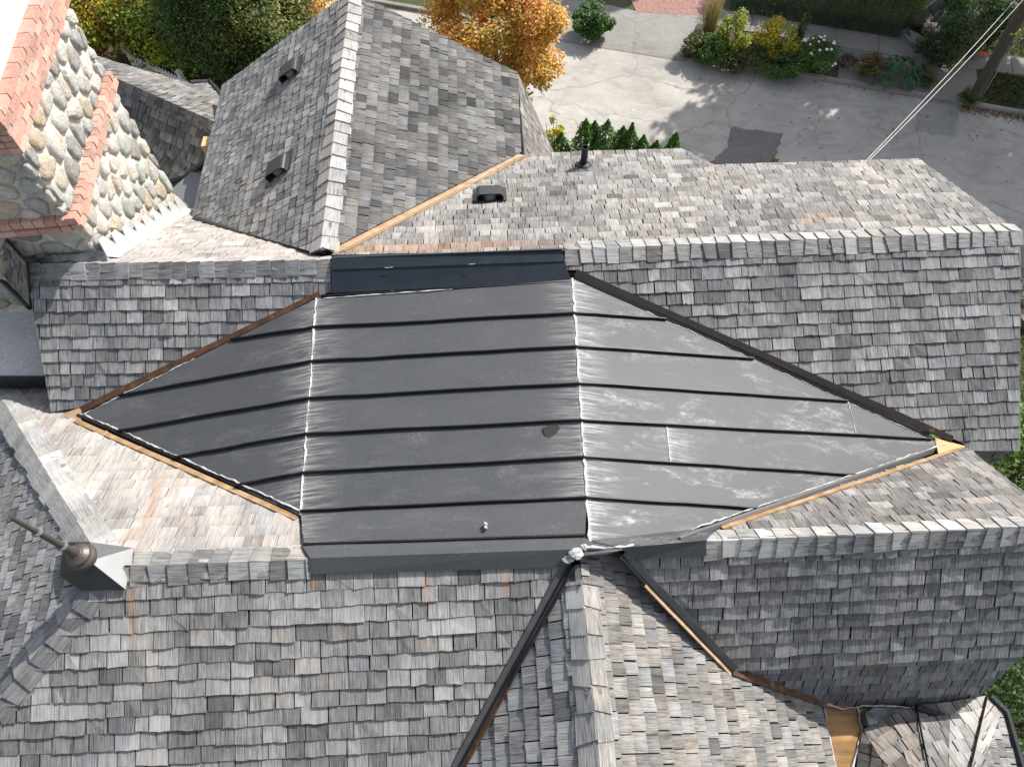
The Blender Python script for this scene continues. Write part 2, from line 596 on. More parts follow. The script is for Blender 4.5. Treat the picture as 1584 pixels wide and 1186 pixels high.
STAINS = [
    (on(B2L, 252, 735), on(B2L, 206, 868), .06, .5),
    (on(B2L, 208, 822), on(B2L, 180, 848), .07, .45),
    (on(F2L, 203, 905), on(F2L, 205, 1000), .035, .85),
    (on(F2L, 660, 885), on(F2L, 660, 945), .035, .7),
    (on(F2L, 782, 880), on(F2L, 780, 932), .045, .6),
    (on(F2L, 486, 888), on(F2L, 487, 915), .035, .55),
    (on(B1R, 545, 386), on(B1R, 900, 376), .11, .55),
    (on(B1R, 1290, 330), on(B1R, 1220, 348), .10, .35),
]
M['shingle'] = make_shingle_mat()
house = empty("house", (0, 3, 0), label="large grey shingled house with dark metal saddle between its parallel roof ridges", cat="house")

EXPO = .127
ALL_SH = []            # every shingle: dict(faces, area, deck)

TINTS = {              # cedar tint by slope: base albedo, spread, warm shift
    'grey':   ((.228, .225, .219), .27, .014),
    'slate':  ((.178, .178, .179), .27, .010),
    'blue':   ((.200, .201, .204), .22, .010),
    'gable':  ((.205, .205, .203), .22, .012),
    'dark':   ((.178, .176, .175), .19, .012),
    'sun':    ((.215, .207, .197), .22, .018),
    'pale':   ((.350, .326, .304), .085, .018),  # raised, flattened tint carrying the glare of full sun in its colour
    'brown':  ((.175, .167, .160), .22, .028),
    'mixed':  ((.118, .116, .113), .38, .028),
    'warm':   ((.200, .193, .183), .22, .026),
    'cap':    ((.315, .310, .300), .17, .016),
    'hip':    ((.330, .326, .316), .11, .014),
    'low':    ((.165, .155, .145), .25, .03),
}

def tint(kind):
    base, spread, warm = TINTS[kind]
    k = math.exp(rnd.gauss(0, spread))
    r = rnd.random()
    if r < .05: k *= 1.22
    elif r < .10: k *= .72
    k = min(1.42, k)
    w = rnd.gauss(0, warm)
    if rnd.random() < .03: w += warm * 1.8
    return (min(.9, base[0] * k * (1 + w)), min(.9, base[1] * k), min(.9, base[2] * k * (1 - w)))

def shingle_field(pl, pts, kind, deck_name="roof_slope", wmin=.08, wmax=.24, expo=EXPO, margin=0.0, thick=.014, updir=None, label=None, deck=True, first=0.0, dthick=.09):
    """courses of single shingles over a planar polygon; returns the deck object"""
    p0, n = pl
    s_ax = V((0, 0, 1)) - n * n.z if updir is None else updir - n * updir.dot(n)
    s_ax.normalize()
    a_ax = s_ax.cross(n).normalized()
    poly = [((p - p0).dot(a_ax), (p - p0).dot(s_ax)) for p in pts]
    if area2(poly) < 0: poly = poly[::-1]
    W = lambda x, y, h: p0 + a_ax * x + s_ax * y + n * h
    dk = None
    if deck:
        mb = MB()
        mb.prism(poly_up([W(x, y, -.012) for x, y in poly], n), n * -dthick)
        dk = mb.build(deck_name, M['deck'], house)
        if label: dk["label"] = label
    x0, x1 = min(p[0] for p in poly), max(p[0] for p in poly)
    y0, y1 = min(p[1] for p in poly), max(p[1] for p in poly)
    y = y0 - first
    row = 0
    edges = [(poly[i], poly[(i + 1) % len(poly)]) for i in range(len(poly))]
    while y < y1:
        x = x0 - rnd.random() * .15
        ye = y + expo
        rowj = rnd.uniform(-.003, .003)
        while x < x1:
            w = rnd.choice((rnd.uniform(wmin, wmax), rnd.uniform(wmin * 1.3, wmax * .8)))
            gap = rnd.choice((.004, .005, .007, .009, .013) if kind != 'pale' else (.001, .002, .003, .005))
            xa, xb = x + gap * .5, x + w - gap * .5
            x += w
            yb = y + rowj + rnd.gauss(0, .0022)
            if rnd.random() < .018: yb -= rnd.uniform(.006, .016)
            tilt = rnd.gauss(0, .0022)
            hb = thick + rnd.uniform(-.004, .006)
            cw = rnd.gauss(0, .0042)
            col = tint(kind)
            ou, ov = rnd.random() * 40, rnd.random() * 40
            arch = rnd.gauss(.0, .0028)
            H = lambda px, py: .003 + (hb - .003) * max(0, 1 - (py - yb) / expo) + max(0, 1 - (py - yb) / expo) * (cw * (px - (xa + xb) / 2) / (xb - xa) + arch * (1 - (2 * (px - xa) / (xb - xa) - 1) ** 2))
            corner = [(xa, yb - tilt), (xb, yb + tilt), (xb, ye + .012), (xa, ye + .012)]
            full = all(inside(poly, cx, cy) for cx, cy in corner)
            if full:
                for (q1, q2) in edges:      # an edge may still cut through
                    if any(inside_seg(q1, q2, corner[i], corner[(i + 1) % 4]) for i in range(4)):
                        full = False
                        break
            if full:
                lo = [corner[0]]
                for t in (.25, .5, .75):
                    lo.append((xa + (xb - xa) * t, yb + tilt * (2 * t - 1) + rnd.gauss(0, .0028)))
                lo.append(corner[1])
                ring = lo + [corner[2], corner[3]]
                skirt = list(range(len(lo) - 1)) + [len(lo) - 1, len(ring) - 1]
            else:
                ring = poly
                for i in range(4):
                    (ax_, ay_), (bx_, by_) = corner[i], corner[(i + 1) % 4]
                    ex, ey = bx_ - ax_, by_ - ay_
                    ring = clip(ring, ey, -ex, ey * ax_ - ex * ay_)
                    if len(ring) < 3: break
                if len(ring) < 3 or abs(area2(ring)) < .0006: continue
                skirt = list(range(len(ring)))
            top = [W(px, py, H(px, py)) for px, py in ring]
            uv = [(px - xa + ou, py - yb + ov) for px, py in ring]
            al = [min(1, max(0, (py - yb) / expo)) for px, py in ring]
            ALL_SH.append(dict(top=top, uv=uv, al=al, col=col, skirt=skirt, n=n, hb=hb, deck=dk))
        y = ye
        row += 1
    return dk

def inside_seg(p, q, a, b):
    def o(u, v, w): return (v[0] - u[0]) * (w[1] - u[1]) - (v[1] - u[1]) * (w[0] - u[0])
    return o(p, q, a) * o(p, q, b) < 0 and o(a, b, p) * o(a, b, q) < 0

def emit_shingle(mb, s):
    c = s['col']
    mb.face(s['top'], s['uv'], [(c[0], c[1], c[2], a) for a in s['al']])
    d = s['n'] * -(s['hb'] + .006)
    k = len(s['top'])
    dc = (c[0] * .30, c[1] * .29, c[2] * .28, .3)
    for i in s['skirt']:
        j = (i + 1) % k
        p, q = s['top'][i], s['top'][j]
        mb.face([q, p, p + d, q + d], [s['uv'][j], s['uv'][i], s['uv'][i], s['uv'][j]], dc)

CAP_N = [0]
def cap_row(A, B, nL, nR, kind, expo=.145, leg=.14, parent=None, name="ridge_cap", h0=.030, gap=.0, legR=None, kindR=None):
    """overlapping ridge caps from A (lowest lap) to B; two boards per cap, one mesh each"""
    ax = (B - A)
    L = ax.length
    ax.normalize()
    def down(n):
        d = ax.cross(n)
        return d.normalized() if d.z < 0 else -d.normalized()
    dL, dR = down(nL), down(nR)
    up = (nL + nR).normalized()
    t = 0.0
    while t < L - .03:
        e = expo * rnd.uniform(.88, 1.12)
        t2 = min(L, t + e * 1.1)
        mb = MB()
        for d, n, kd in ((dL, nL, kind), (dR, nR, kindR or kind)):
            col = tint(kd)
            lg = (leg if d is dL or legR is None else legR) * rnd.uniform(.88, 1.10)
            hb, ht = h0 + rnd.uniform(-.004, .006), h0 - .014
            j = rnd.gauss(0, .008)
            q = [A + ax * (t + j) + up * hb + d * gap, A + ax * (t - j) + d * lg + n * (hb - .008),
                 A + ax * t2 + d * lg + n * (ht - .005), A + ax * t2 + up * ht + d * gap]
            ou, ov = rnd.random() * 30, rnd.random() * 30
            uv = [(ou, ov), (ou + lg, ov), (ou + lg, ov + e), (ou, ov + e)]
            cc = [(*col, .0), (*col, .0), (*col, .8), (*col, .8)]
            a = (q[1] - q[0]).cross(q[2] - q[1])
            if a.dot(n) < 0:
                q, uv, cc = q[::-1], uv[::-1], cc[::-1]
            mb.prism(q, n * -.013, cc, uv)
        o = mb.build(name, M['shingle'], parent)
        CAP_N[0] += 1
        t += e

def strip(name, P, Q, n, wa, wb, mat, parent, lift=.012, thick=.012, fold=0.0, side=None, sub=10, jit=0.0):
    """a long flashing along P-Q on a plane with normal n, from offset wa to wb across"""
    ax = (Q - P)
    L = ax.length
    ax.normalize()
    cr = n.cross(ax).normalized()
    if side is not None and cr.dot(side) < 0: cr = -cr
    mb = MB()
    prev = None
    for i in range(sub + 1):
        p = P + ax * (L * i / sub) + n * (lift + rnd.gauss(0, jit)) + cr * rnd.gauss(0, jit)
        a, b = p + cr * wa, p + cr * wb + n * fold
        if prev:
            q = [prev[0], prev[1], b, a]
            uv = [(0, L * (i - 1) / sub), (abs(wb - wa), L * (i - 1) / sub), (abs(wb - wa), L * i / sub), (0, L * i / sub)]
            if (q[1] - q[0]).cross(q[2] - q[1]).dot(n) < 0: q, uv = q[::-1], uv[::-1]
            mb.prism(q, n * -thick, None, uv)
        prev = (a, b)
    return mb.build(name, mat, parent)

# ------------------------------------------------------------------ roof slopes
X = lambda pl, *xy: [on(pl, x, y) for x, y in xy]
r1_mid = r1a.lerp(r1b, .5)
# upper ridge, camera side: left piece and right piece
dF1L = shingle_field(F1L, [r1a, r1b, on(F1L, 512, 452), on(F1L, 488, 459), on(F1L, 129, 629), on(F1L, 80, 637)], 'blue')
dF1R = shingle_field(F1R, [r1c, r1d, on(F1R, 1577, 697), on(F1R, 1497, 697), on(F1R, 1490, 686), on(F1R, 890, 418), on(F1R, 876, 418)], 'slate', wmin=.10, wmax=.29)
# street side of the upper ridge
v3 = on(B1L, 303, 335)
dB1R = shingle_field(B1R, [on(B1R, 512, 396), r1c, r1d, on(B1R, 1420, 246), on(B1R, 1105, 256), on(B1R, 1055, 231), on(B1R, 858, 237), on(B1R, 812, 240), on(B1R, 548, 383)], 'sun')
dB1L = shingle_field(B1L, [r1a + HX * .02, r1b, on(B1L, 489, 393), on(B1L, 303, 341), on(B1L, 290, 330), on(B1L, 150, 398), on(B1L, 45, 407)], 'pale')
# lower ridge, far side
dB2L = shingle_field(B2L, [r2a, r2b, on(B2L, 468, 843), on(B2L, 463, 801), on(B2L, 122, 649), on(B2L, 112, 632), on(B2L, 128, 588), on(B2L, -10, 584), on(B2L, 0, 600)], 'pale')
b2r_e = on(B2R, 1495, 692)
dB2R = shingle_field(B2R, [on(B2R, 1060, 838), r2d, b2r_e, on(B2R, 1462, 699), on(B2R, 1130, 806)], 'brown')
# lower ridge, camera side
dF2L = shingle_field(F2L, [r2a, on(F2L, 880, 866), on(F2L, 700, 1186), on(F2L, 560, 1420), on(F2L, -250, 1420), on(F2L, -10, 1099)], 'grey', wmin=.10, wmax=.27)
f2e = on(F2R, 1130, 1036)
f2r_r = r2d - HY * ((r2d - f2e).dot(HY)) - HZ * (r2d.z - f2e.z)
dF2R = shingle_field(F2R, [on(F2R, 958, 856), r2d, f2r_r, f2e + HX * .02, on(F2R, 1118, 1024)], 'dark', wmin=.09, wmax=.26)
# hip end on the left
dLT = shingle_field(LTP, [apex, on(B2L, -70, 520), on(LTP, -420, 900), on(F2L, -240, 1400)], 'blue')
# street wing
k_far = on(R3P, 800, 113)
far_t = (k_far - r3a).dot(HY)
r3b = r3a + HY * (far_t + .62)
dL3 = shingle_field(L3P, [r3a, r3b, on(L3P, 345, 132), on(L3P, 298, 337), on(L3P, 486, 391)], 'gable', wmin=.07, wmax=.2)
dR3 = shingle_field(R3P, [r3a, r3b, k_far, on(R3P, 806, 236), on(R3P, 511, 386)], 'mixed', wmin=.07, wmax=.22)
# steep lower slope of the street wing, right side
kn_n = on(R3P, 808, 246)
best = None
for ai in range(40, 89):
    d = HX * math.cos(R_(ai)) - HZ * math.sin(R_(ai))
    for ti in range(4, 60):
        p = k_far + d * (ti * .05)
        e = (proj(p)[0] - 858) ** 2 + (proj(p)[1] - 238) ** 2
        if best is None or e < best[0]: best = (e, ai, ti * .05, p)
steep_d = HX * math.cos(R_(best[1])) - HZ * math.sin(R_(best[1]))
STP = plane3(k_far, k_far - HY, k_far + steep_d)
shingle_field(STP, [k_far, best[3] + steep_d * .3, best[3] + steep_d * .3 - HY * 2.2, kn_n - HY * .35, kn_n], 'brown')
# front gable
r4b = r4a - HY * 2.3
dR4L = shingle_field(R4LP, [r4a, r4b, on(R4LP, 640, 1340), on(R4LP, 722, 1186), on(R4LP, 888, 874)], 'blue', wmin=.09, wmax=.28, expo=.14)
dR4R = shingle_field(R4RP, [r4a + HY * .05, on(R4RP, 948, 855), on(R4RP, 1126, 1037), on(R4RP, 1268, 1088), on(R4RP, 1292, 1186), on(R4RP, 1305, 1330), r4b], 'warm', wmin=.07, wmax=.19)

# flared shingled walls below the eaves
def flare_wall(e0, e1, drop, inset, kind, right_in=0.0, left_ext=0.0):
    top0, top1 = e0 - HZ * .02 + HY * .03, e1 - HZ * .02 + HY * .03
    lo0, lo1 = e0 - HZ * drop + HY * inset, e1 - HZ * drop + HY * inset - HX * right_in
    pl = plane3(top0, top1, lo0)
    if pl[1].y > 0: pl = (pl[0], -pl[1])
    return shingle_field(pl, [top0, top1, lo1, lo0], kind, "flared_wall", updir=HZ, wmin=.09, wmax=.26)

flare_wall(f2e - HX * .1, f2r_r - HX * .06, 1.05, -.42, 'dark', .25)
f1e0, f1e1 = on(F1R, 1470, 690), on(F1R, 1577, 697)
flare_wall(f1e0, f1e1 - HX * .05, 1.6, .02, 'dark', .05)

# ------------------------------------------------------------------ ridge and hip caps
cap_row(r1b, r1a, F1L[1], B1L[1], 'blue', .147, .150, dF1L, kindR='pale')  # upper ridge: street-side boards tinted paler to carry the sunlight
cap_row(r1c, r1d + HX * .02, F1R[1], B1R[1], 'grey', .147, .150, dF1R, kindR='cap')
cap_row(on(B2L, 203, 876), on(B2L, 481, 866), F2L[1], B2L[1], 'grey', .147, .14, dF2L, kindR='grey')
cap_row(r2c, r2d, F2R[1], B2R[1], 'cap', .147, .15, dF2R, kindR='cap')
cap_row(r3a + HY * .02, r3b, L3P[1], R3P[1], 'pale', .19, .165, dR3, kindR='cap')
cap_row(r4a - HY * 2.0, r4a - HY * .12, R4LP[1], R4RP[1], 'cap', .19, .145, dR4R, gap=.004, kindR='warm')
hipb = on(B2L, -40, 545)
cap_row(hipb, apex, LTP[1], B2L[1], 'hip', .15, .17, dLT, kindR='hip')
hipf = on(F2L, -60, 1160)
cap_row(hipf, apex, LTP[1], F2L[1], 'blue', .17, .15, dLT)

# ------------------------------------------------------------------ metal saddle between the ridges
saddle = empty("metal_saddle", (0, 3, 10))
saddle.parent = house
saddle.location = V((0, 3, 10)) - world_loc(house)
LIFT = .035
TL, TR = on(F1L, 489, 461, LIFT), on(F1R, 885, 430, LIFT)
BLc, BR = on(B2L, 465, 797, LIFT), atz(912, 836, Z2 + .02)
AL, AR = on(B2L, 125, 643, LIFT), on(B2R, 1462, 690, LIFT)
RPL = plane3(TR, BR, AR)
BRo = on(RPL, 1040, 836)
rowsL = [508, 560, 617, 672, 732, 791]
rowsR = [486, 537, 594, 651, 708, 770]
LH = [TL] + [along(TL, BLc, y=y) for y in rowsL]
RH = [TR] + [along(TR, BR, y=y) for y in rowsR]
LO = [along(TL, AL, x=358), along(TL, AL, x=185), along(AL, BLc, x=180), along(AL, BLc, x=270), along(AL, BLc, x=365)]
RO = [along(TR, AR, x=1030), along(TR, AR, x=1165), along(TR, AR, x=1310), along(TR, AR, x=1440), along(AR, BRo, x=1330), along(AR, BRo, x=1180)]

def metal_piece(name, pts, uv, chalk, up=V((0, 0, 1)), thick=.012, sub=True, mat=None, parent=None):
    pts2 = poly_up(list(pts), up)
    if pts2[0] is not pts[0]: uv = uv[::-1]
    mb = MB()
    mb.prism(pts2, up * -thick, None, uv)
    o = mb.build(name, mat or M['metal'], parent or saddle)
    me = o.data
    if sub:
        bm = bmesh.new(); bm.from_mesh(me)
        bmesh.ops.remove_doubles(bm, verts=bm.verts, dist=1e-5)
        bm.to_mesh(me); bm.free()
    a = me.attributes.new("chalk", 'FLOAT', 'POINT')
    a.data.foreach_set("value", [chalk] * len(me.vertices))
    return o

def hdist(p, A, B):
    d = (B - A).normalized()
    q = p - A
    return (q - d * q.dot(d)).length, q.dot(d)

panel_name = "metal_panel"
hipL = (TL, BLc + (BLc - TL) * .3)
hipR = (TR, BR)
for i in range(6):          # middle bays, each split at its centre so oxide runs from both hips
    a, b, c, d = LH[i], RH[i], RH[i + 1], LH[i + 1]
    m1, m2 = (a + b) / 2, (d + c) / 2
    mb = MB()
    P = [a, m1, m2, d]; U = [hdist(p, *hipL) for p in P]
    Q = [m1, b, c, m2]; Uq = [hdist(p, *hipR) for p in Q]
    U = [(u[0], u[1]) for u in U]; Uq = [(u[0], u[1] + 7) for u in Uq]
    for pp, uu in ((P, U), (Q, Uq)):
        p2 = poly_up(pp, HZ)
        mb.prism(p2, HZ * -.012, None, uu if p2[0] is pp[0] else uu[::-1])
    o = mb.build(panel_name, M['metal'], saddle)
    at = o.data.attributes.new("chalk", 'FLOAT', 'POINT')
    at.data.foreach_set("value", [.28 if i < 4 else .36] * len(o.data.vertices))
# last bay reaches down to the lower ridge
low_l, low_r = on(B2L, 469, 846, LIFT), on(F2L, 904, 831, .10)
low_r = atz(905, 832, Z2 + .03)
a, b, c, d = LH[6], RH[6], low_r, low_l
metal_piece(panel_name, [a, b, c, d], [(hdist(p, *hipL)[0], hdist(p, *hipL)[1]) for p in (a, b, c, d)], .35)
# left bays
for i in range(7):
    if i == 0: pts = [LH[0], LO[0], LH[1]]
    elif i == 1: pts = [LH[1], LO[0], LO[1], LH[2]]
    elif i == 2: pts = [LH[2], LO[1], AL, LO[2], LH[3]]
    elif i == 3: pts = [LH[3], LO[2], LO[3], LH[4]]
    elif i == 4: pts = [LH[4], LO[3], LO[4], LH[5]]
    elif i == 5: pts = [LH[5], LO[4], BLc]
    else: continue
    metal_piece(panel_name, pts, [hdist(p, *hipL) for p in pts], .36)
# right bays; two of them have a cross seam
def right_bay(pts, chalk): metal_piece(panel_name, pts, [(hdist(p, *hipR)[0], hdist(p, *hipR)[1] + 3) for p in pts], chalk)
right_bay([RH[0], RO[0], RH[1]], .8)
right_bay([RH[1], RO[0], RO[1], RH[2]], .7)
right_bay([RH[2], RO[1], RO[2], RH[3]], .7)
x3a, x3b = along(TR, AR, x=1313), along(RH[4], RO[3], x=1325)
right_bay([RH[3], RO[2], x3b, RH[4]], .8)
right_bay([RO[2], RO[3], x3b], .4)
x4a, x4b = along(RH[4], RO[3], x=1031), along(RH[5], RO[4], x=1037)
right_bay([RH[4], x4a, x4b, RH[5]], .8)
metal_piece(panel_name, [x4a, RO[3], AR, RO[4], x4b], [hdist(p, x4a, x4b) for p in (x4a, RO[3], AR, RO[4], x4b)], .6)
right_bay([RH[5], RO[4], RO[5], RH[6]], 1.0)
right_bay([RH[6], RO[5], BRo, BR], 1.0)

def seam(name, pts, mat, h=.036, w=.019, parent=None, wob=.0022, up=None, sub=7):
    """a folded standing seam: an upright fin over the joint with a rounded fold"""
    up = up or HZ
    path = []
    for i in range(len(pts) - 1):
        for k in range(sub):
            path.append(pts[i].lerp(pts[i + 1], k / sub))
    path.append(pts[-1])
    mb = MB()
    pr = None
    off = [V((0, 0, 0))] + [V((0, rnd.gauss(0, wob), rnd.gauss(0, wob * .4))) for _ in path[1:-1]] + [V((0, 0, 0))]
    for i, p in enumerate(path):
        d = (path[min(i + 1, len(path) - 1)] - path[max(i - 1, 0)]).normalized()
        cr = up.cross(d).normalized() * (w / 2)
        p = p + off[i]
        ring = [p - cr * .7, p - cr + up * h * .6, p - cr * .4 + up * h, p + cr * .6 + up * h, p + cr * 1.3 + up * h * .55, p + cr * .7]
        if pr:
            for k in range(5):
                mb.face([pr[k], pr[k + 1], ring[k + 1], ring[k]])
        else:
            mb.face(ring)
        pr = ring
    mb.face(pr[::-1])
    o = mb.build(name, mat, parent, weld=True)
    return o

S = M['black']  # darker than the panels, to carry the seams' unlit faces in their colour
for i in range(1, 7):
    chain = []
    if i - 1 < len(LO): chain.append(LO[i - 1])
    chain += [LH[i], RH[i]]
    if i - 1 < len(RO): chain.append(RO[i - 1])
    seam("standing_seam", chain, S, parent=saddle, sub=9)
seam("standing_seam", [along(LH[6], low_l, y=842), along(RH[6], low_r, y=828)], S, h=.02, parent=saddle)
seam("standing_seam", [on(F1L, 500, 459, .04), on(F1R, 884, 437, .04)], S, h=.022, parent=saddle)

def bead(name, pts, r, mat, parent, jit=.006, step=.05, flat=.5):
    """rough hand-run bead of solder or sealant"""
    path = []
    for i in range(len(pts) - 1):
        n = max(2, int((pts[i + 1] - pts[i]).length / step))
        path += [pts[i].lerp(pts[i + 1], k / n) for k in range(n)]
    path.append(pts[-1])
    path = [p + V((rnd.gauss(0, jit), rnd.gauss(0, jit), 0)) for p in path]
    mb = MB()
    wv = [r * .8 * max(.25, 1 + .55 * math.sin(k * .9 + 1.7 * math.sin(k * .37)) + rnd.gauss(0, .3)) for k in range(len(path))]
    mb.tube([p - HZ * r * .45 for p in path], wv, 6)
    return mb.build(name, mat, parent, smooth=True)

up1 = HZ * .006
bead("solder_bead", [TL + up1, BLc + up1], .008, M['solder'], saddle, .004)
bead("solder_bead", [TR + up1, BR + up1], .010, M['solder'], saddle, .0045)
bead("solder_bead", [x4a + up1, x4b + up1], .006, M['solder'], saddle, .002)
bead("solder_bead", [along(RH[3], RO[2], x=1312) + up1, x3b + up1], .005, M['solder'], saddle, .002)
bead("solder_bead", [atz(905, 846, Z2 + .055), atz(960, 846, Z2 + .055), BRo + HZ * .03 + HY * .01], .011, M['solder'], saddle, .004)
bead("solder_bead", [BRo + HY * .035 + HZ * .022, AR + HY * .02 + HZ * .022], .0065, M['solder'], saddle, .003)
bead("solder_bead", [BRo - HY * .015 + HZ * .035, BRo + HX * .30 + HY * .03 + HZ * .035], .006, M['solder'], saddle, .004)
bead("solder_bead", [AL + HX * .05 + HZ * .016, BLc + HY * .035 + HZ * .016], .008, M['solder'], saddle, .004)
bead("solder_bead", [AL + up1, along(AL, TL, x=300) + up1], .006, M['solder'], saddle, .004)
bead("solder_bead", [along(TR, AR, x=1000) + up1 * .5, AR + up1], .004, M['solder'], saddle, .004)
bead("solder_bead", [on(F1L, 500, 461, .05), on(F1R, 700, 447, .05)], .006, M['lead'], saddle, .001)
metal_piece("ridge_flashing", [BR + HZ * .004, atz(965, 850, Z2 + .046), atz(935, 857, Z2 + .03), atz(893, 860, Z2 + .03), low_r + HZ * .004], [(.2, 0), (.2, .2), (.3, .3), (.3, .1), (.2, .1)], .9)
# sealant lumps where the front gable ridge meets the saddle
def blob(name, c, r, squash, mat, parent, seed):
    bm = bmesh.new(); bmesh.ops.create_icosphere(bm, subdivisions=3, radius=1)
    rr = np.random.RandomState(seed); ph = rr.uniform(0, 6.28, (6, 3)); fr = rr.uniform(1.5, 6, (6, 3))
    for v in bm.verts:
        k = 1 + .16 * sum(math.sin(fr[q, 0] * v.co.x + fr[q, 1] * v.co.y + fr[q, 2] * v.co.z + ph[q, 0]) for q in range(6)) / 1.6
        v.co = V((v.co.x * r * k * 1.25, v.co.y * r * k, v.co.z * squash * k))
    me = bpy.data.meshes.new(name); bm.to_mesh(me); bm.free()
    me.polygons.foreach_set("use_smooth", [True] * len(me.polygons))
    return link(name, me, mat, parent, c - world_loc(parent))
blob("sealant_lump", atz(891, 856, Z2 + .05), .046, .010, M['sealant'], saddle, 4)
blob("sealant_lump", atz(880, 864, Z2 + .02), .034, .008, M['sealant'], saddle, 5)
blob("sealant_lump", atz(904, 846, Z2 + .045), .026, .007, M['sealant'], saddle, 6)
# bird dropping, patch of torn felt, small dents
mb = MB()
c = along(RH[4], LH[4], x=851)
pp = [c + V((dx, dy - .08, .014 + .002)) for dx, dy in ((-.07, .02), (-.05, -.05), (-.01, -.075), (.05, -.03), (.085, .02), (.06, .055), (-.01, .045))]
mb.prism(pp, HZ * -.006)
mb.build("felt_patch", M['black'], saddle)
mb = MB()
for k in range(4):
    c = atz(752 + rnd.gauss(0, 2), 811 + rnd.gauss(0, 2.5), Z2 + .04)
    mb.lathe(c, HZ, [(.012 * rnd.uniform(.4, 1.2), -.03), (.008, .001), (.0005, .003)], 7)
mb.build("bird_dropping", M['solder'], saddle)

# ridge flashing of the upper ridge: cap flange and tall apron
q = [r1b + HX * .02, r1c - HX * .03]
fl_top = [on(B1R, 517, 396, .05), on(B1R, 878, 385, .05), q[1] + HZ * .05, q[0] + HZ * .05]
metal_piece("ridge_flashing", fl_top, [(1, 0), (1, 1), (1.1, 1), (1.1, 0)], .25)
ap = [q[0] + HZ * .049, q[1] + HZ * .049, on(F1R, 874, 404, .055), on(F1L, 513, 417, .055)]
metal_piece("apron_flashing", ap, [(1, 0), (1, 1), (1.1, 1), (1.1, 0)], .0, up=(F1L[1] + F1R[1]).normalized(), mat=M['navy'])
ap = [on(F1L, 513, 417.5, .045), on(F1R, 874, 404.5, .045), on(F1R, 884, 436, .045), on(F1L, 512, 453, .045)]
metal_piece("apron_flashing", ap, [(1, 0), (1, 1), (1.1, 1), (1.1, 0)], .0, up=(F1L[1] + F1R[1]).normalized(), mat=M['navy'])
for x_, y_ in ((602, 413), (730, 408)):
    bead("solder_bead", [on(F1L, x_ - 6, y_ + 1, .065), on(F1L, x_ + 6, y_, .065)], .0035, M['solder'], saddle, .003, .02)
# lower ridge flashing
ra, rb = on(B2L, 482, 866), atz(898, 852, Z2)
metal_piece("ridge_flashing", [low_l + HZ * .012, low_r + HZ * .004, rb + HZ * .05, ra + HZ * .05], [(1, 0), (1, 2), (1.2, 2), (1.2, 0)], .3)
metal_piece("ridge_flashing", [ra + HZ * .049, rb + HZ * .049, on(F2L, 868, 877, .03), on(F2L, 482, 888, .03)], [(1, 0), (1, 2), (1.2, 2), (1.2, 0)], .1, up=F2L[1])
rc0, rc1 = atz(958, 850, Z2), on(F2R, 1092, 838)
metal_piece("ridge_flashing", [rc0 + HZ * .045, r2c + HZ * .04, on(F2R, 1093, 859, .03), on(F2R, 985, 866, .03)], [(1, 0), (1, 2), (1.2, 2), (1.2, 0)], .05, up=F2R[1])
metal_piece("ridge_flashing", [BRo + HZ * .012, on(B2R, 1118, 812, .03), on(B2R, 1104, 822, .04), r2c + HZ * .042, rc0 + HZ * .047, BR + HZ * .01], [(.5, 0), (.5, .4), (.5, .6), (.5, .7), (.4, .5), (.2, .2)], .7)
# dark fillers: end cheeks of the saddle where it stands proud
mb = MB()
mb.prism(poly_up([low_l + HZ * .01, BLc + HZ * .0, on(B2L, 464, 799, -.02), on(B2L, 468, 846, -.02)], -HX), HX * .01)
mb.build("cheek_flashing", M['dark'], saddle)

# ------------------------------------------------------------------ valleys
uL, uR = -HY, HY
strip("valley_flashing", on(F1L, 129, 636), on(F1L, 497, 458), F1L[1], -.012, .052, M['rust2'], house, lift=.028, side=V((0, 1, 0)), jit=.001)
strip("valley_flashing", on(F1L, 131, 641), on(F1L, 490, 465), F1L[1], -.012, .022, M['black'], house, lift=.045, thick=.05, side=V((0, 1, 0)), jit=.001)
strip("valley_flashing", on(F1R, 889, 425), on(F1R, 1470, 682), F1R[1], -.012, .056, M['rust'], house, lift=.028, side=V((0, 1, 0)), jit=.001)
strip("valley_flashing", on(F1R, 888, 430), on(F1R, 1445, 683), F1R[1], -.012, .020, M['black'], house, lift=.045, thick=.05, side=V((0, 1, 0)), jit=.001)
strip("valley_flashing", on(B2L, 122, 650), on(B2L, 464, 800), B2L[1], .006, .056, M['tan2'], house, lift=.022, side=V((0, -1, 0)), jit=.001)
strip("valley_flashing", on(B2L, 122, 646), on(B2L, 464, 797), B2L[1], -.012, .010, M['black'], house, lift=.046, thick=.05, side=V((0, -1, 0)), jit=.001)
strip("valley_flashing", on(B2R, 1480, 695), on(B2R, 1112, 817), B2R[1], .006, .052, M['tan2'], house, lift=.022, side=V((0, -1, 0)), jit=.001)
strip("valley_flashing", on(B2R, 1462, 692), on(B2R, 1050, 838), B2R[1], -.008, .022, M['grey'], house, lift=.046, thick=.05, side=V((0, -1, 0)), jit=.001)
mb = MB()
mb.prism(poly_up([on(F1R, 1446, 677, .022), on(F1R, 1494, 690, .016), on(B2R, 1482, 696, .016), on(B2R, 1452, 702, .022)], HZ), HZ * -.02)
mb.build("valley_flashing", M['tan2'], house)
mb = MB()
mb.prism(poly_up([on(F1L, 124, 630, .015), on(F1L, 96, 640, .012), on(B2L, 100, 645, .012), on(B2L, 126, 652, .015)], HZ), HZ * -.02)
mb.build("valley_flashing", M['tan'], house)
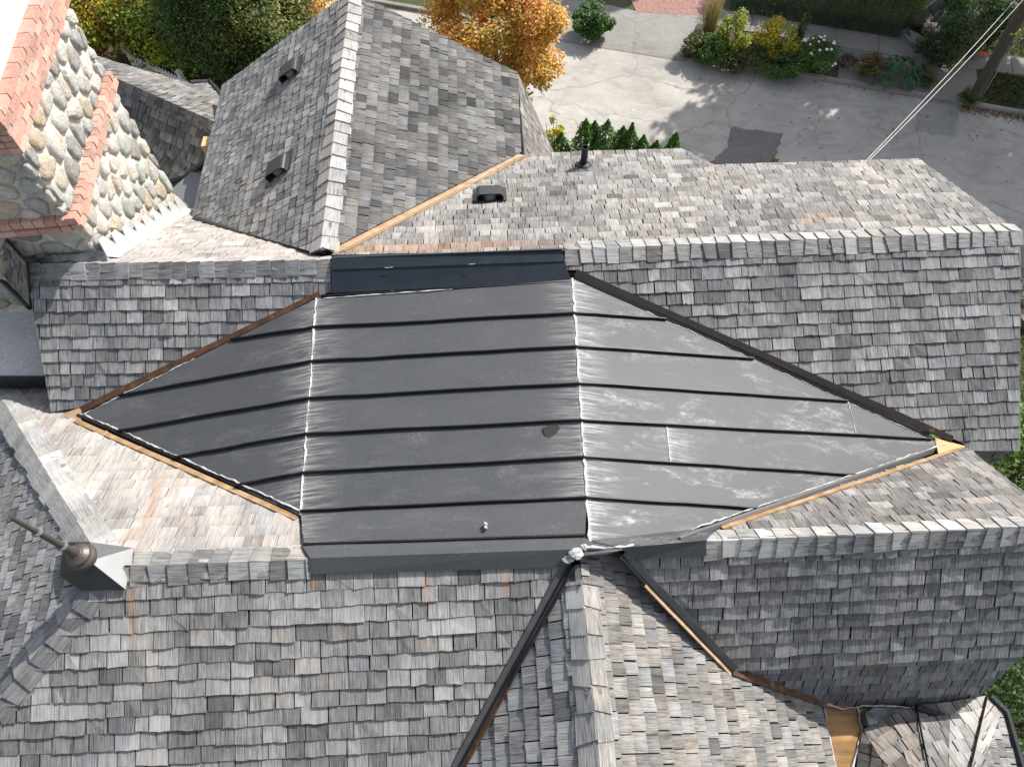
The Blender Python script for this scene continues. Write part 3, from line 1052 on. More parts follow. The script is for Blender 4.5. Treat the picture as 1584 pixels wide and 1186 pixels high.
# street wing valleys
strip("valley_flashing", on(B1R, 516, 392), on(B1R, 806, 241), B1R[1], -.045, .050, M['tan'], house, lift=.016, side=V((0, 1, 0)), jit=.001)
strip("valley_flashing", on(B1R, 530, 390), on(B1R, 812, 243), B1R[1], -.035, -.02, M['tan'], house, lift=.03, thick=.02, side=V((0, 1, 0)), jit=.001)
strip("valley_flashing", on(B1L, 303, 338), on(B1L, 492, 391), B1L[1], -.04, .05, M['strip'], house, lift=.016, side=V((0, 1, 0)), jit=.001)
strip("valley_flashing", on(B1L, 303, 340), on(B1L, 490, 393), B1L[1], -.05, -.03, M['dark'], house, lift=.03, thick=.02, side=V((0, 1, 0)), jit=.001)
# front gable valleys
nl = ((F2L[1] + R4LP[1]) / 2).normalized()
va, vb = on(F2L, 883, 874), on(F2L, 700, 1208)
strip("valley_flashing", va, vb, F2L[1], -.005, .070, M['valley'], house, lift=.030, side=V((-1, 0, 0)), jit=.001)
strip("valley_flashing", va, va.lerp(vb, .55), R4LP[1], -.005, .050, M['strip'], house, lift=.022, side=V((1, 0, 0)), jit=.001)
strip("valley_flashing", va.lerp(vb, .55), vb, R4LP[1], -.005, .055, M['rust2'], house, lift=.022, side=V((1, 0, 0)), jit=.001)
seam("valley_seam", [va + nl * .025, vb + nl * .025], M['black'], .03, .014, house, .001, nl)
va, vb = on(F2R, 958, 858), on(F2R, 1130, 1036)
strip("valley_flashing", va, vb, F2R[1], -.005, .075, M['valley'], house, lift=.028, side=V((1, 0, 0)), jit=.001)
strip("valley_flashing", va, vb, R4RP[1], -.004, .022, M['black'], house, lift=.040, side=V((-1, 0, 0)), jit=.001)
strip("valley_flashing", va.lerp(vb, .22), vb, R4RP[1], .018, .055, M['tan'], house, lift=.020, side=V((-1, 0, 0)), jit=.001)
wv0, wv1 = on(R4RP, 1130, 1036), on(R4RP, 1275, 1087)
strip("valley_flashing", wv0, wv1, R4RP[1], -.06, .045, M['copper'], house, lift=.030, side=V((0, -1, 0)), jit=.002)

# ------------------------------------------------------------------ low parts at the lower right: copper pan, round turret roof
zr = on(R4RP, 1280, 1100).z
pan_p = [atz(1262, 1084, zr + .0), atz(1345, 1096, zr - .02), atz(1372, 1112, zr - .02), atz(1345, 1200, zr - .03), atz(1335, 1300, zr - .03), atz(1292, 1300, zr - .0), atz(1288, 1186, zr)]
mb = MB(); mb.prism(poly_up(pan_p, HZ), HZ * -.03, None, [(p.x * .3, p.y * 2.5) for p in poly_up(pan_p, HZ)])
mb.build("copper_pan", M['pan'], house)
bead("solder_bead", [atz(1274, 1088, zr + .015), atz(1283, 1140, zr + .015), atz(1294, 1188, zr + .015)], .009, M['solder'], house, .003)
bead("solder_bead", [atz(1327, 1092, zr + .0), atz(1333, 1125, zr + .0), atz(1326, 1160, zr), atz(1318, 1190, zr)], .010, M['solder'], house, .005)
bead("solder_bead", [atz(1272, 1086, zr + .03), atz(1305, 1096, zr + .03), atz(1345, 1091, zr + .03), atz(1410, 1094, zr + .03)], .009, M['solder'], house, .005)
# turret: fan of facets round an apex below the frame
tq = atz(1462, 1330, zr + .62)
tb = [(1345, 1330), (1322, 1215), (1335, 1130), (1374, 1104), (1414, 1092), (1470, 1086), (1524, 1077), (1549, 1101), (1580, 1210), (1600, 1330)]
tbz = [atz(x, y, zr + .01) for x, y in tb]
kinds = ['low', 'low', 'low', 'low', 'dark', 'cap', 'cap', 'grey', 'grey']  # tints carry the sun: paler on the sunlit facets, darker on the others
for i in range(len(tbz) - 1):
    pl = plane3(tbz[i], tbz[i + 1], tq)
    eave = (tbz[i + 1] - tbz[i]).normalized()
    upd = pl[1].cross(eave)
    if upd.z < 0: upd = -upd
    shingle_field(pl, [tbz[i], tbz[i + 1], tq], kinds[i], "turret_slope", updir=upd, wmin=.07, wmax=.17, expo=.115)
for i in (4, 6):
    seam("hip_seam", [tbz[i] + HZ * .02, tbz[i].lerp(tq, .95) + HZ * .03], M['deck'], .022, .012, house, .002)
seam("gutter", [tbz[6] + HX * .03 - HZ * .02, tbz[7] + HX * .03 - HZ * .02, tbz[8] + HX * .03 - HZ * .02, tbz[9] + HX * .04], M['dark'], .07, .06, house, .001)
mb = MB()
mb.tube([on(F2R, 1425, 1098) * 0 + atz(1418, 1093, zr + .06), atz(1468, 1110, zr + .06)], [.03, .03], 8)
mb.build("downspout", M['strip'], house)
mb = MB()
mb.prism(poly_up([atz(1338, 1102, zr + .1), atz(1352, 1094, zr + .1), atz(1416, 1096, zr + .02), atz(1360, 1118, zr + .02), atz(1344, 1121, zr + .1)], HZ), HZ * -.12)
mb.build("diverter_flashing", M['darklead'], house)

# ------------------------------------------------------------------ flat roof and small slope at the far left
zf = 9.58
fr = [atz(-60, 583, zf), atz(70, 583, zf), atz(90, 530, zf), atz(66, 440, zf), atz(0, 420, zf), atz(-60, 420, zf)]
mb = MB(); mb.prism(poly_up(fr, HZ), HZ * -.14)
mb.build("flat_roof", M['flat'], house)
mb = MB(); mb.prism(poly_up([atz(-60, 581, zf + .02), atz(69, 581, zf + .02), atz(69, 585, zf + .02), atz(-60, 585, zf + .02)], HZ), HZ * -.20)
mb.build("fascia", M['dark'], house)
ls0, ls1 = atz(-40, 388, 10.10), atz(47, 475, 10.10)
LSP = plane3(ls0, ls1, atz(0, 365, 10.70))
shingle_field(LSP, [ls0, ls1, on(LSP, 43, 440), on(LSP, 41, 407), on(LSP, -2, 360), on(LSP, -40, 322)], 'low', wmin=.06, wmax=.13, expo=.10, dthick=.012, thick=.009)
seam("gutter", [ls0 - HZ * .03, ls1 - HZ * .03], M['dark'], .07, .07, house, .001)

# ------------------------------------------------------------------ low wing behind the chimney
zw = 9.0
w0, w1 = atz(120, 96, zw), atz(346, 196, zw)
WNP = plane3(w0, w1, atz(300, 272, zw - .62))
WFP = plane3(w0, w1, atz(322, 126, zw - .62))
wr = (w1 - w0).normalized()
updn = WNP[1].cross(wr); updn = updn if updn.z > 0 else -updn
shingle_field(WNP, [w0, w1, on(WNP, 345, 225), on(WNP, 330, 243), on(WNP, 298, 266), on(WNP, 205, 178), on(WNP, 120, 140)], 'low', updir=updn, wmin=.07, wmax=.19)
updf = WFP[1].cross(wr); updf = updf if updf.z > 0 else -updf
shingle_field(WFP, [w0, w1, on(WFP, 352, 160), on(WFP, 324, 128), on(WFP, 296, 131), on(WFP, 150, 88), on(WFP, 110, 60)], 'brown', updir=updf, wmin=.07, wmax=.19)
hp0, hp1 = on(WNP, 205, 178), on(WNP, 298, 266)
WHP = plane3(hp0, hp1, atz(240, 292, zw - .95))
hpd = (hp1 - hp0).normalized()
upd = WHP[1].cross(hpd); upd = upd if upd.z > 0 else -upd
shingle_field(WHP, [hp0, hp1, on(WHP, 284, 276), on(WHP, 240, 290), on(WHP, 190, 250), on(WHP, 150, 170)], 'low', updir=upd, wmin=.07, wmax=.17)
cap_row(w1, w0, WNP[1], WFP[1], 'low', .15, .13, house)
seam("gutter", [on(WHP, 232, 293), on(WHP, 286, 277), on(WNP, 300, 268), on(WNP, 332, 242)], M['dark'], .06, .06, house, .002)
seam("gutter", [on(WFP, 296, 130), on(WFP, 325, 128), on(WFP, 352, 158)], M['dark'], .06, .05, house, .002)
mb = MB(); mb.prism(poly_up([atz(262, 296, 8.45), atz(300, 262, 8.45), atz(338, 236, 8.45), atz(330, 300, 8.45), atz(304, 342, 8.45), atz(270, 352, 8.45)], HZ), HZ * -.05)
mb.build("metal_pan", M['grey'], house)
mb = MB()
c = on(L3P, 326, 226, -.12)
mb.box(c, HX * .09, HY * .10, HZ * .09)
mb.build("tan_block", M['tanblock'], house)

# ------------------------------------------------------------------ body of the house under the roofs
def wall_block(x0, x1, y0, y1, z0, z1, name="wall"):
    mb = MB()
    c = HX * ((x0 + x1) / 2) + HY * ((y0 + y1) / 2) + HZ * ((z0 + z1) / 2)
    mb.box(c, HX * ((x1 - x0) / 2), HY * ((y1 - y0) / 2), HZ * ((z1 - z0) / 2))
    return mb.build(name, M['siding'], house)
hy = lambda p: p.dot(HY)
wall_block(-4.5, 4.75, 3.2, 6.3, 0, 9.05)
wall_block(-3.5, .2, 6.3, 8.9, 0, 8.75)
wall_block(-3.9, 3.85, .95, 3.1, 0, 9.0)
wall_block(-5.8, -4.6, -1.2, 6.0, 0, 8.85)
wall_block(-4.5, -.6, -.95, .9, 0, 8.9)
wall_block(.0, 2.55, -1.3, .9, 0, 8.75)
wall_block(2.9, 4.1, -1.0, .55, 0, zr - .3)
wall_block(-7.2, -3.6, 7.0, 9.4, 0, 8.0)
wall_block(-7.0, -5.40, 3.9, 4.6, 0, 9.42)

# ------------------------------------------------------------------ chimney
ch = empty("chimney", (0, 0, 0)); ch.parent = house; ch.location = V((-4.8, 5.8, 9)) - world_loc(house)
C0, C1 = V((-4.205, 4.76, 0)), V((-4.47, 6.87, 0))
cy_ = (C1 - C0); CL = cy_.length; cy_.normalize()
cx_ = V((cy_.y, -cy_.x, 0))            # outward from the sunny face
CW = 1.7
Zb, Zc, Zt = 8.6, 11.73, 12.12
cen = (C0 + C1) / 2 - cx_ * (CW / 2)
def chbox(name, z0, z1, grow, mat):
    mb = MB()
    mb.box(V((cen.x, cen.y, (z0 + z1) / 2)), cx_ * (CW / 2 + grow), cy_ * (CL / 2 + grow), HZ * ((z1 - z0) / 2))
    return mb.build(name, mat, ch)
chbox("stone_core", Zb, Zc, -.016, M['mortar'])
chbox("cap_core", Zc, Zt - .02, -.03, M['mortar'])
chbox("crown", Zt - .02, Zt + .05, -.035, M['concrete'])

STONE_COLS = [(.60, .55, .46), (.56, .53, .48), (.48, .47, .45), (.42, .42, .40), (.64, .59, .51), (.53, .52, .47), (.56, .47, .36), (.46, .48, .43), (.60, .57, .52), (.33, .31, .29)]
def stones_on(face_o, ax, out, L, zlo, zhi, sx, sz, seed):
    """rounded field stones in mortar: cells of a jittered pattern, each a low dome"""
    rr = random.Random(seed)
    pts = []
    tries = 0
    while tries < 5000:
        tries += 1
        p = (rr.uniform(0, L), rr.uniform(zlo, zhi))
        sc = 1.0
        if all(((p[0] - q[0]) / sx) ** 2 + ((p[1] - q[1]) / sz) ** 2 > rr.uniform(.7, 1.35) for q in pts):
            pts.append(p)
    for i, p in enumerate(pts):
        poly = [(0, zlo), (L, zlo), (L, zhi), (0, zhi)]
        for j, q in enumerate(pts):
            if i == j or abs(q[0] - p[0]) > 3 * sx or abs(q[1] - p[1]) > 3 * sz: continue
            a, b = q[0] - p[0], q[1] - p[1]
            c = (q[0] ** 2 - p[0] ** 2 + q[1] ** 2 - p[1] ** 2) / 2
            poly = clip(poly, a, b, c)
            if len(poly) < 3: break
        if len(poly) < 3: continue
        mx, mz = sum(q[0] for q in poly) / len(poly), sum(q[1] for q in poly) / len(poly)
        # smooth outline: two rounds of corner cutting
        g = rr.uniform(.010, .026)
        shr = []
        for q in poly:
            d = math.hypot(q[0] - mx, q[1] - mz) + 1e-6
            k = max(.3, 1 - g / d)
            shr.append((mx + (q[0] - mx) * k, mz + (q[1] - mz) * k))
        for _ in range(rr.choice((1, 1, 2))):
            o2 = []
            for k in range(len(shr)):
                a, b = shr[k], shr[(k + 1) % len(shr)]
                o2 += [(a[0] * .75 + b[0] * .25, a[1] * .75 + b[1] * .25), (a[0] * .25 + b[0] * .75, a[1] * .25 + b[1] * .75)]
            shr = o2
        bulge = rr.uniform(.016, .042)
        col = rr.choice(STONE_COLS)
        k_ = rr.uniform(.85, 1.15)
        col = (*(c * k_ * .95 for c in col), 1)
        W3 = lambda x, z, h: face_o + ax * x + out * h + V((0, 0, z))
        mb = MB()
        jit = [rr.uniform(.86, 1.06) for _ in shr]
        rings = []
        for f, h in ((1.02, -.07), (1.0, -.045), (.95, bulge * .2), (.84, bulge * .85), (.5, bulge * rr.uniform(.85, 1.1))):
            tx, tz = rr.gauss(0, .004), rr.gauss(0, .004)
            rings.append([W3(mx + (q[0] - mx) * f * (jit[k] if f < 1 else 1) + tx, mz + (q[1] - mz) * f * (jit[k] if f < 1 else 1) + tz, h + rr.gauss(0, .003)) for k, q in enumerate(shr)])
        n = len(shr)
        for a in range(len(rings) - 1):
            for k in range(n):
                j = (k + 1) % n
                mb.face([rings[a][k], rings[a][j], rings[a + 1][j], rings[a + 1][k]], None, col)
        mb.face(rings[-1], None, col)
        mb.build("stone", M['stone'], ch, smooth=True, weld=True)

def face_o(cx0): return V((cx0.x, cx0.y, 0))
zb_h = 16 - 5.14
stones_on(face_o(C0), cy_, cx_, CL, zb_h + .10, Zc, .185, .23, 3)
stones_on(face_o(C0), cy_, cx_, CL, 8.75, zb_h - .06, .18, .22, 5)
fo = C0 - cx_ * CW
stones_on(V((fo.x, fo.y, 0)), cx_, -cy_, CW, zb_h + .10, Zc, .20, .19, 8)
stones_on(V((fo.x, fo.y, 0)), cx_, -cy_, CW, 9.7, zb_h - .06, .22, .20, 9)
bo = C1

def brick_row(o, ax, out, L, z, h, blen, proud, n_off=0.0, gap=.010, dep=.10):
    x = -n_off * blen
    while x < L:
        a, b = max(x, 0), min(x + blen - gap, L)
        x += blen
        if b - a < .02: continue
        k = rnd.uniform(.75, 1.2)
        base = rnd.choice([(.46, .21, .15), (.50, .24, .17), (.40, .19, .145), (.52, .30, .23), (.44, .26, .21)])
        col = (*(c * k for c in base), 1)
        pr = proud + rnd.uniform(-.004, .006)
        mb = MB()
        mb.box(o + ax * ((a + b) / 2) + out * (pr - dep / 2) + HZ * (z + h / 2), ax * ((b - a) / 2), out * (dep / 2), HZ * (h / 2 - gap / 2), col)
        mb.build("brick", M['brick'], ch)

O1, O2 = face_o(C0), V((fo.x, fo.y, 0))
nb = 6
for r in range(nb):
    z = Zc + r * (Zt - Zc) / nb
    pr = .06 if r in (4, 5) else .035
    brick_row(O1 - cy_ * pr, cy_, cx_, CL + 2 * pr, z, (Zt - Zc) / nb, .205, pr, .5 * (r % 2))
    brick_row(O2, cx_, -cy_, CW + pr - .103, z, (Zt - Zc) / nb, .205, pr, .5 * ((r + 1) % 2))
# belt course lower down: a rowlock course over a stretcher course
for (oo, aa, out, LL) in ((O1 - cy_ * .05, cy_, cx_, CL + .05), (O2, cx_, -cy_, CW - .048)):
    brick_row(oo, aa, out, LL, zb_h - .055, .07, .205, .075, .3)
    brick_row(oo, aa, out, LL, zb_h + .018, .085, .105, .055, .0)

# stepped lead flashing along the roof slope
sl = math.tan(R_(35.4))
zroof = lambda a: on_z(B1L, C0 + cy_ * a)
def on_z(pl, p):
    p0, n = pl
    return p0.z - ((p.x - p0.x) * n.x + (p.y - p0.y) * n.y) / n.z
step = CL / 9
for i in range(9):
    a0, a1 = i * step - .01, (i + 1) * step + .03
    zl0, zl1 = zroof(a0) + .0, zroof(a1) + .0
    hgt = .25 + rnd.uniform(-.04, .05)
    mb = MB()
    base = C0 + cx_ * (.060 + .008 * (i % 2))
    pts = [base + cy_ * a0 + HZ * zl0, base + cy_ * a1 + HZ * zl1, base + cy_ * (a1 - .02) + HZ * (zl1 + .12), base + cy_ * (a0 + step * .55) + HZ * (zl0 + hgt * .8), base + cy_ * (a0 + .02) + HZ * (zl0 + hgt)]
    pts[2:] = [p + cx_ * .02 for p in pts[2:]]
    mb.prism(poly_up(pts, cx_), cx_ * -.012)
    mb.build("step_flashing", M['lead'], ch)
mb = MB()
for i in range(9):
    a0, a1 = i * step, (i + 1) * step
    pts = [C0 + cx_ * .06 + cy_ * a0 + HZ * (zroof(a0) + .045), C0 + cx_ * .06 + cy_ * a1 + HZ * (zroof(a1) + .045), C0 + cx_ * .15 + cy_ * a1 + HZ * (on_z(B1L, C0 + cx_ * .15 + cy_ * a1) + .03), C0 + cx_ * .15 + cy_ * a0 + HZ * (on_z(B1L, C0 + cx_ * .15 + cy_ * a0) + .03)]
    mb.prism(poly_up(pts, HZ), HZ * -.012)
mb.build("base_flashing", M['lead'], ch)
mb = MB()
fz = zroof(0) + .02
prev = None
for i in range(9):
    t = i / 8
    p = C0 + cx_ * (.10 - t * 1.0)
    a = p - cy_ * .06 + HZ * (fz + .17 + .015 * math.sin(i * 2.1))
    b = p - cy_ * (.14 + .02 * math.sin(i * 1.3)) + HZ * (fz + .04)
    if prev: mb.prism(poly_up([prev[0], prev[1], b, a], -cy_ + HZ), (cy_ - HZ) * .008)
    prev = (a, b)
mb.build("apron_flashing", M['darklead'], ch)

# ------------------------------------------------------------------ things on the roof
def roof_vent(px, py, pl, updir, label):
    p, n = on(pl, px, py), pl[1]
    u = updir - n * updir.dot(n); u.normalize()
    r = u.cross(n).normalized()
    root = empty("roof_vent", p, label=label, cat="roof vent", group="hooded roof vents")
    mb = MB()
    mb.prism(poly_up([p + r * a + u * b + n * .022 for a, b in ((-.19, -.12), (.19, -.12), (.19, .22), (-.19, .22))], n), n * -.006)
    mb.build("base_flange", M['hood'], root)
    mb = MB()       # hood: rounded corners, open downslope
    prof = []
    w, h, rad = .155, .115, .05
    prof.append((-w, .02))
    for k in range(6): a = math.pi - k * math.pi / 10; prof.append((-w + rad + rad * math.cos(a), h - rad + rad * math.sin(a)))
    for k in range(6): a = math.pi / 2 - k * math.pi / 10; prof.append((w - rad + rad * math.cos(a), h - rad + rad * math.sin(a)))
    prof.append((w, .02))
    def sec(v, sc): return [p + r * a * (1 if sc == 1 else .97) + n * (b * sc) + u * v for a, b in prof]
    s0, s1, s2 = sec(-.145, 1), sec(.08, 1), sec(.13, .55)
    for A_, B_ in ((s0, s1), (s1, s2)):
        for k in range(len(prof) - 1):
            mb.face([A_[k], A_[k + 1], B_[k + 1], B_[k]])
    mb.face(s2)
    inner = [p + r * a * .93 + n * (b * .93) - u * .145 for a, b in prof]
    back = [q + u * .10 for q in inner]
    for k in range(len(prof) - 1):
        mb.face([s0[k + 1], s0[k], inner[k], inner[k + 1]])
        mb.face([inner[k + 1], inner[k], back[k], back[k + 1]])
    mb.build("hood", M['hood'], root, weld=True)
    mb = MB()
    mb.face(poly_up([q + u * .002 for q in back], -u))  # black panel in the mouth stands for the hood's shaded face
    mb.build("hood_shade", M['black'], root)
    mb = MB()
    mb.tube([p - u * .035 + n * .012, p - u * .035 + n * .085], [.082, .078], 14)
    mb.build("throat_collar", M['grey'], root)
    return root

roof_vent(453, 112, L3P, HY, "hooded grey roof vent high on the far gable slope, nearer the trees")
roof_vent(435, 262, L3P, HY, "hooded grey roof vent on the far gable slope, nearer the chimney")
roof_vent(758, 306, B1R, HY, "hooded grey roof vent on the sunlit slope beside the copper valley")

p = on(B1R, 902, 257)
root = empty("vent_pipe", p, label="upright dark plumbing vent pipe near the eave of the sunlit slope", cat="vent pipe")
mb = MB(); mb.tube([p - HZ * .05, p + HZ * .30], [.042, .042], 16, cap=False)
mb.tube([p + HZ * .30, p + HZ * .02], [.034, .034], 16, cap=False)
for k in range(16):
    a, b = 2 * math.pi * k / 16, 2 * math.pi * (k + 1) / 16
    c0, c1 = V((math.cos(a), math.sin(a), 0)), V((math.cos(b), math.sin(b), 0))
    mb.face([p + HZ * .30 + c0 * .042, p + HZ * .30 + c1 * .042, p + HZ * .30 + c1 * .034, p + HZ * .30 + c0 * .034])
mb.build("pipe", M['dark'], root, smooth=False)
mb = MB(); mb.lathe(p + B1R[1] * .015, B1R[1], [(.11, .0), (.10, .012), (.055, .03), (.046, .06)], 16)
mb.build("boot", M['dark'], root, smooth=True)

fa = atz(158, 878, Z2 - .02)
fin = empty("finial", fa, label="bronze ball finial with tall rod on a folded metal cap at the hip peak", cat="finial")
ap_ = fa + HZ * .19
cs = {'r': on(B2L, 207, 847, .05), 'rf': on(F2L, 194, 911, .05), 'f': on(F2L, 126, 913, .05), 'l': on(LTP, 92, 890, .06), 'lb': on(LTP, 98, 838, .06), 'b': on(B2L, 140, 838, .05)}
order = ['r', 'rf', 'f', 'l', 'lb', 'b']
for i in range(6):
    a, b = cs[order[i]], cs[order[(i + 1) % 6]]
    mb = MB(); mb.prism(poly_up([ap_, a, b], HZ), HZ * -.01)
    mb.build("cap_face", M['grey'] if order[i] in ('r', 'b') else M['dark'], fin)  # one metal, coloured light on sunward faces and dark on shaded ones
mb = MB()
mb.lathe(fa + HZ * .02, HZ, [(.03, .14), (.05, .18), (.06, .20), (.08, .215), (.092, .24), (.102, .265), (.097, .29), (.082, .312), (.086, .318), (.082, .338), (.055, .36), (.040, .38), (.034, .43), (.026, .47)], 28)
mb.build("ball", M['bronze'], fin, smooth=True)
mb = MB()
mb.tube([fa + HZ * .45, fa + HZ * .80, fa + HZ * 1.15], [.026, .020, .012], 12)
mb.build("rod", M['bronze'], fin, smooth=True)
for zz, r_ in ((.56, .034), (.86, .030)):
    mb = MB(); mb.lathe(fa + HZ * zz, HZ, [(.018, -.012), (r_, -.012), (r_ + .006, 0), (r_, .012), (.018, .012)], 16)
    mb.build("collar", M['grey'], fin, smooth=True)

# ------------------------------------------------------------------ shingles: the 300 that show largest as objects, the rest joined
def in_view(p):
    return 0 < p[0] < 1584 and 0 < p[1] < 1186
for s in ALL_SH:
    pr = [proj(q) for q in s['top']]
    ok = all(in_view(q) for q in pr)
    s['px'] = abs(area2([(q[0], q[1]) for q in pr])) if ok and s['deck'] is not None else 0
rank = sorted(range(len(ALL_SH)), key=lambda i: -ALL_SH[i]['px'])
single = set(rank[:300])
rest = MB()
for i, s in enumerate(ALL_SH):
    if i in single:
        mb = MB(); emit_shingle(mb, s)
        mb.build("shingle", M['shingle'], s['deck'])
    else:
        emit_shingle(rest, s)
o = rest.build("shingles", M['shingle'], house)
o["kind"] = "stuff"

# ================================================================== the grounds
def sheet(name, pts, mat, z, kind="structure", thick=0.0, parent=None, rag=0.0):
    mb = MB()
    if rag:
        o2 = []
        for i in range(len(pts)):
            a, b = V((pts[i][0], pts[i][1], 0)), V((pts[(i + 1) % len(pts)][0], pts[(i + 1) % len(pts)][1], 0))
            k = max(2, int((b - a).length / .15))
            o2 += [a.lerp(b, j / k) + V((rnd.gauss(0, rag), rnd.gauss(0, rag), 0)) for j in range(k)]
        pts = o2
    pts = poly_up([V((p[0], p[1], z)) for p in pts], HZ)
    if thick: mb.prism(pts, HZ * -thick)
    else: mb.face(pts)
    o = mb.build(name, mat, parent)
    if kind: o["kind"] = kind
    return o
G = lambda x, y, z=0.0: atz(x, y, z)
sheet("ground", [(-150, -120), (150, -120), (150, 200), (-150, 200)], M['ground'], 0)
k0, k1 = G(870, 57), G(1584, 180)
kd = (k1 - k0).normalized(); kn = V((-kd.y, kd.x, 0))       # along the kerb, away from the house
K = lambda t, o_: k0 + kd * t + kn * o_
sheet("road", [K(-40, 0), K(60, 0), K(60, -8.0), K(-40, -8.0)], M['road'], .004)
sheet("road_patch", [G(1132, 196), G(1210, 207), G(1196, 262), G(1080, 300), G(1092, 258), G(1126, 228)], M['patch'], .008, rag=.03)
sheet("road_patch", [G(1425, 152), G(1484, 163), G(1478, 212), G(1414, 202)], M['patch2'], .008, rag=.03)
sheet("driveway", [G(815, -18), G(815, 58), G(878, 56), G(960, 74), G(1062, 90), G(1110, 30), G(1110, 22), G(985, 18)], M['apron'], .012, rag=.012)
sheet("paver_drive", [G(985, 20), G(1112, 26), G(1135, -30), G(960, -30)], M['pavers'], .016)
# sidewalk of separate slabs
sw_n, sw_f = 1.95, 3.0
walk = sheet("sidewalk", [K(5.0, sw_n), K(40, sw_n), K(40, sw_f), K(5.0, sw_f)], M['mulch'], .10, thick=.1)
t = 5.0
while t < 26:
    L = 1.5
    mb = MB(); mb.prism(poly_up([V((*K(t + .01, sw_n).xy, .115)), V((*K(t + L - .01, sw_n).xy, .115)), V((*K(t + L - .01, sw_f).xy, .115)), V((*K(t + .01, sw_f).xy, .115))], HZ), HZ * -.03)
    mb.build("paving_slab", M['walk'], walk)
    t += L
sheet("sidewalk", [K(-30, 2.0), K(-2.0, 2.0), K(-2.0, 3.4), K(-30, 3.4)], M['walk'], .10, thick=.1)
# kerb stones
kerb = sheet("kerb", [K(4.4, -.0), K(60, 0), K(60, .12), K(4.4, .12)], M['mulch'], .06, thick=.05)
sheet("gutter_apron", [K(-1.2, -.30), K(4.5, -.22), K(4.5, .10), K(-1.2, .10)], M['kerb'], .016)
t = -14.0
while t < 24:
    L = rnd.uniform(1.6, 2.4)
    if not (-1.6 < t < 4.3):
        mb = MB(); top = [K(t + .008, -.005), K(t + L - .008, -.005), K(t + L - .008, .15), K(t + .008, .15)]
        mb.prism(poly_up([V((p.x, p.y, .13 + rnd.uniform(-.008, .008))) for p in top], HZ), HZ * -.14)
        mb.build("kerb_stone", M['kerb'], kerb)
    t += L
sheet("planting_bed", [K(4.6, .15), K(9.7, .15), K(9.7, sw_n), K(4.6, sw_n)], M['mulch'], .09, thick=.09)
sheet("gravel_strip", [K(9.7, .15), K(14.3, .15), K(14.3, sw_n), K(9.7, sw_n)], M['gravel'], .10, thick=.1)
sheet("verge", [K(14.3, .15), K(45, .15), K(45, sw_n), K(14.3, sw_n)], M['ground'], .10, thick=.1)
sheet("doormat_pad", [G(1292, 74, .12), G(1336, 80, .12), G(1330, 94, .12), G(1294, 88, .12)], M['patch'], .125)
sheet("paint_mark", [G(1470, 101, .12), G(1494, 93, .12), G(1495, 96, .12), G(1472, 104, .12)], M['yellow'], .122)
sheet("side_path", [G(1574, 380), G(1640, 360), G(1640, 425), G(1574, 425)], M['walk'], .012)
sheet("side_path", [G(1574, 478), G(1640, 470), G(1640, 508), G(1574, 506)], M['walk'], .012)

# ------------------------------------------------------------------ foliage
def leaves(pos, nrm, size, cols, rs, stretch=1.6):
    """numpy arrays of leaf-sized folded quads -> (verts, faces, colours)"""
    n = len(pos)
    a = rs.normal(size=(n, 3)); a -= (a * nrm).sum(1, keepdims=True) * nrm
    a /= np.linalg.norm(a, axis=1, keepdims=True) + 1e-9
    b = np.cross(nrm, a)
    L = (size * rs.uniform(.7, 1.3, (n, 1))) * .5
    Wd = L / stretch
    v = np.empty((n, 4, 3))
    v[:, 0] = pos - a * L
    v[:, 1] = pos + b * Wd - nrm * L * .25
    v[:, 2] = pos + a * L
    v[:, 3] = pos - b * Wd - nrm * L * .25
    return v.reshape(-1, 3)

def leaf_mesh(name, v, col, parent, mat=None):
    n = len(v) // 4
    off = np.array(world_loc(parent)) if parent is not None else np.zeros(3)
    me = bpy.data.meshes.new(name)
    me.vertices.add(4 * n); me.loops.add(4 * n); me.polygons.add(n)
    me.vertices.foreach_set("co", (v - off).astype(np.float32).ravel())
    me.loops.foreach_set("vertex_index", np.arange(4 * n, dtype=np.int32))
    me.polygons.foreach_set("loop_start", np.arange(0, 4 * n, 4, dtype=np.int32))
    ca = me.color_attributes.new("tint", 'FLOAT_COLOR', 'CORNER')
    c4 = np.ones((n, 4, 4), dtype=np.float32)
    c4[:, :, :3] = col[:, None, :]
    ca.data.foreach_set("color", c4.ravel())
    me.update(calc_edges=True)
    return link(name, me, mat or M['leaf'], parent)

def crown_points(c, r, n, rs, clumps=26, fill=.85, cr=.34):
    """leaf positions in clumps spread through an uneven ellipsoid"""
    c = np.array(c); r = np.array(r)
    d = rs.normal(size=(clumps, 3)); d /= np.linalg.norm(d, axis=1, keepdims=True)
    rad = rs.uniform(.35, 1.0, (clumps, 1)) ** .5 * fill
    cc = c + d * rad * r
    k = rs.randint(0, clumps, n)
    e = rs.normal(size=(n, 3)); e /= np.linalg.norm(e, axis=1, keepdims=True)
    rr = rs.uniform(0, 1, (n, 1)) ** .45
    size = rs.uniform(.6, 1.25, (clumps, 1))
    pos = cc[k] + e * rr * r * cr * size[k]
    nrm = e * .6 + np.array([0, 0, .8]) + rs.normal(size=(n, 3)) * .45
    nrm /= np.linalg.norm(nrm, axis=1, keepdims=True)
    return pos, nrm, k

def palette(k, clumps, n, cols, rs, jitter=.22, mixp=.35):
    cols = np.array(cols)
    base = rs.randint(0, len(cols), clumps)
    idx = np.where(rs.uniform(size=n) < mixp, rs.randint(0, len(cols), n), base[k])
    return np.clip(cols[idx] * np.exp(rs.normal(0, jitter, (n, 1))) * np.exp(rs.normal(0, jitter * .3, (n, 3))), .004, .9)

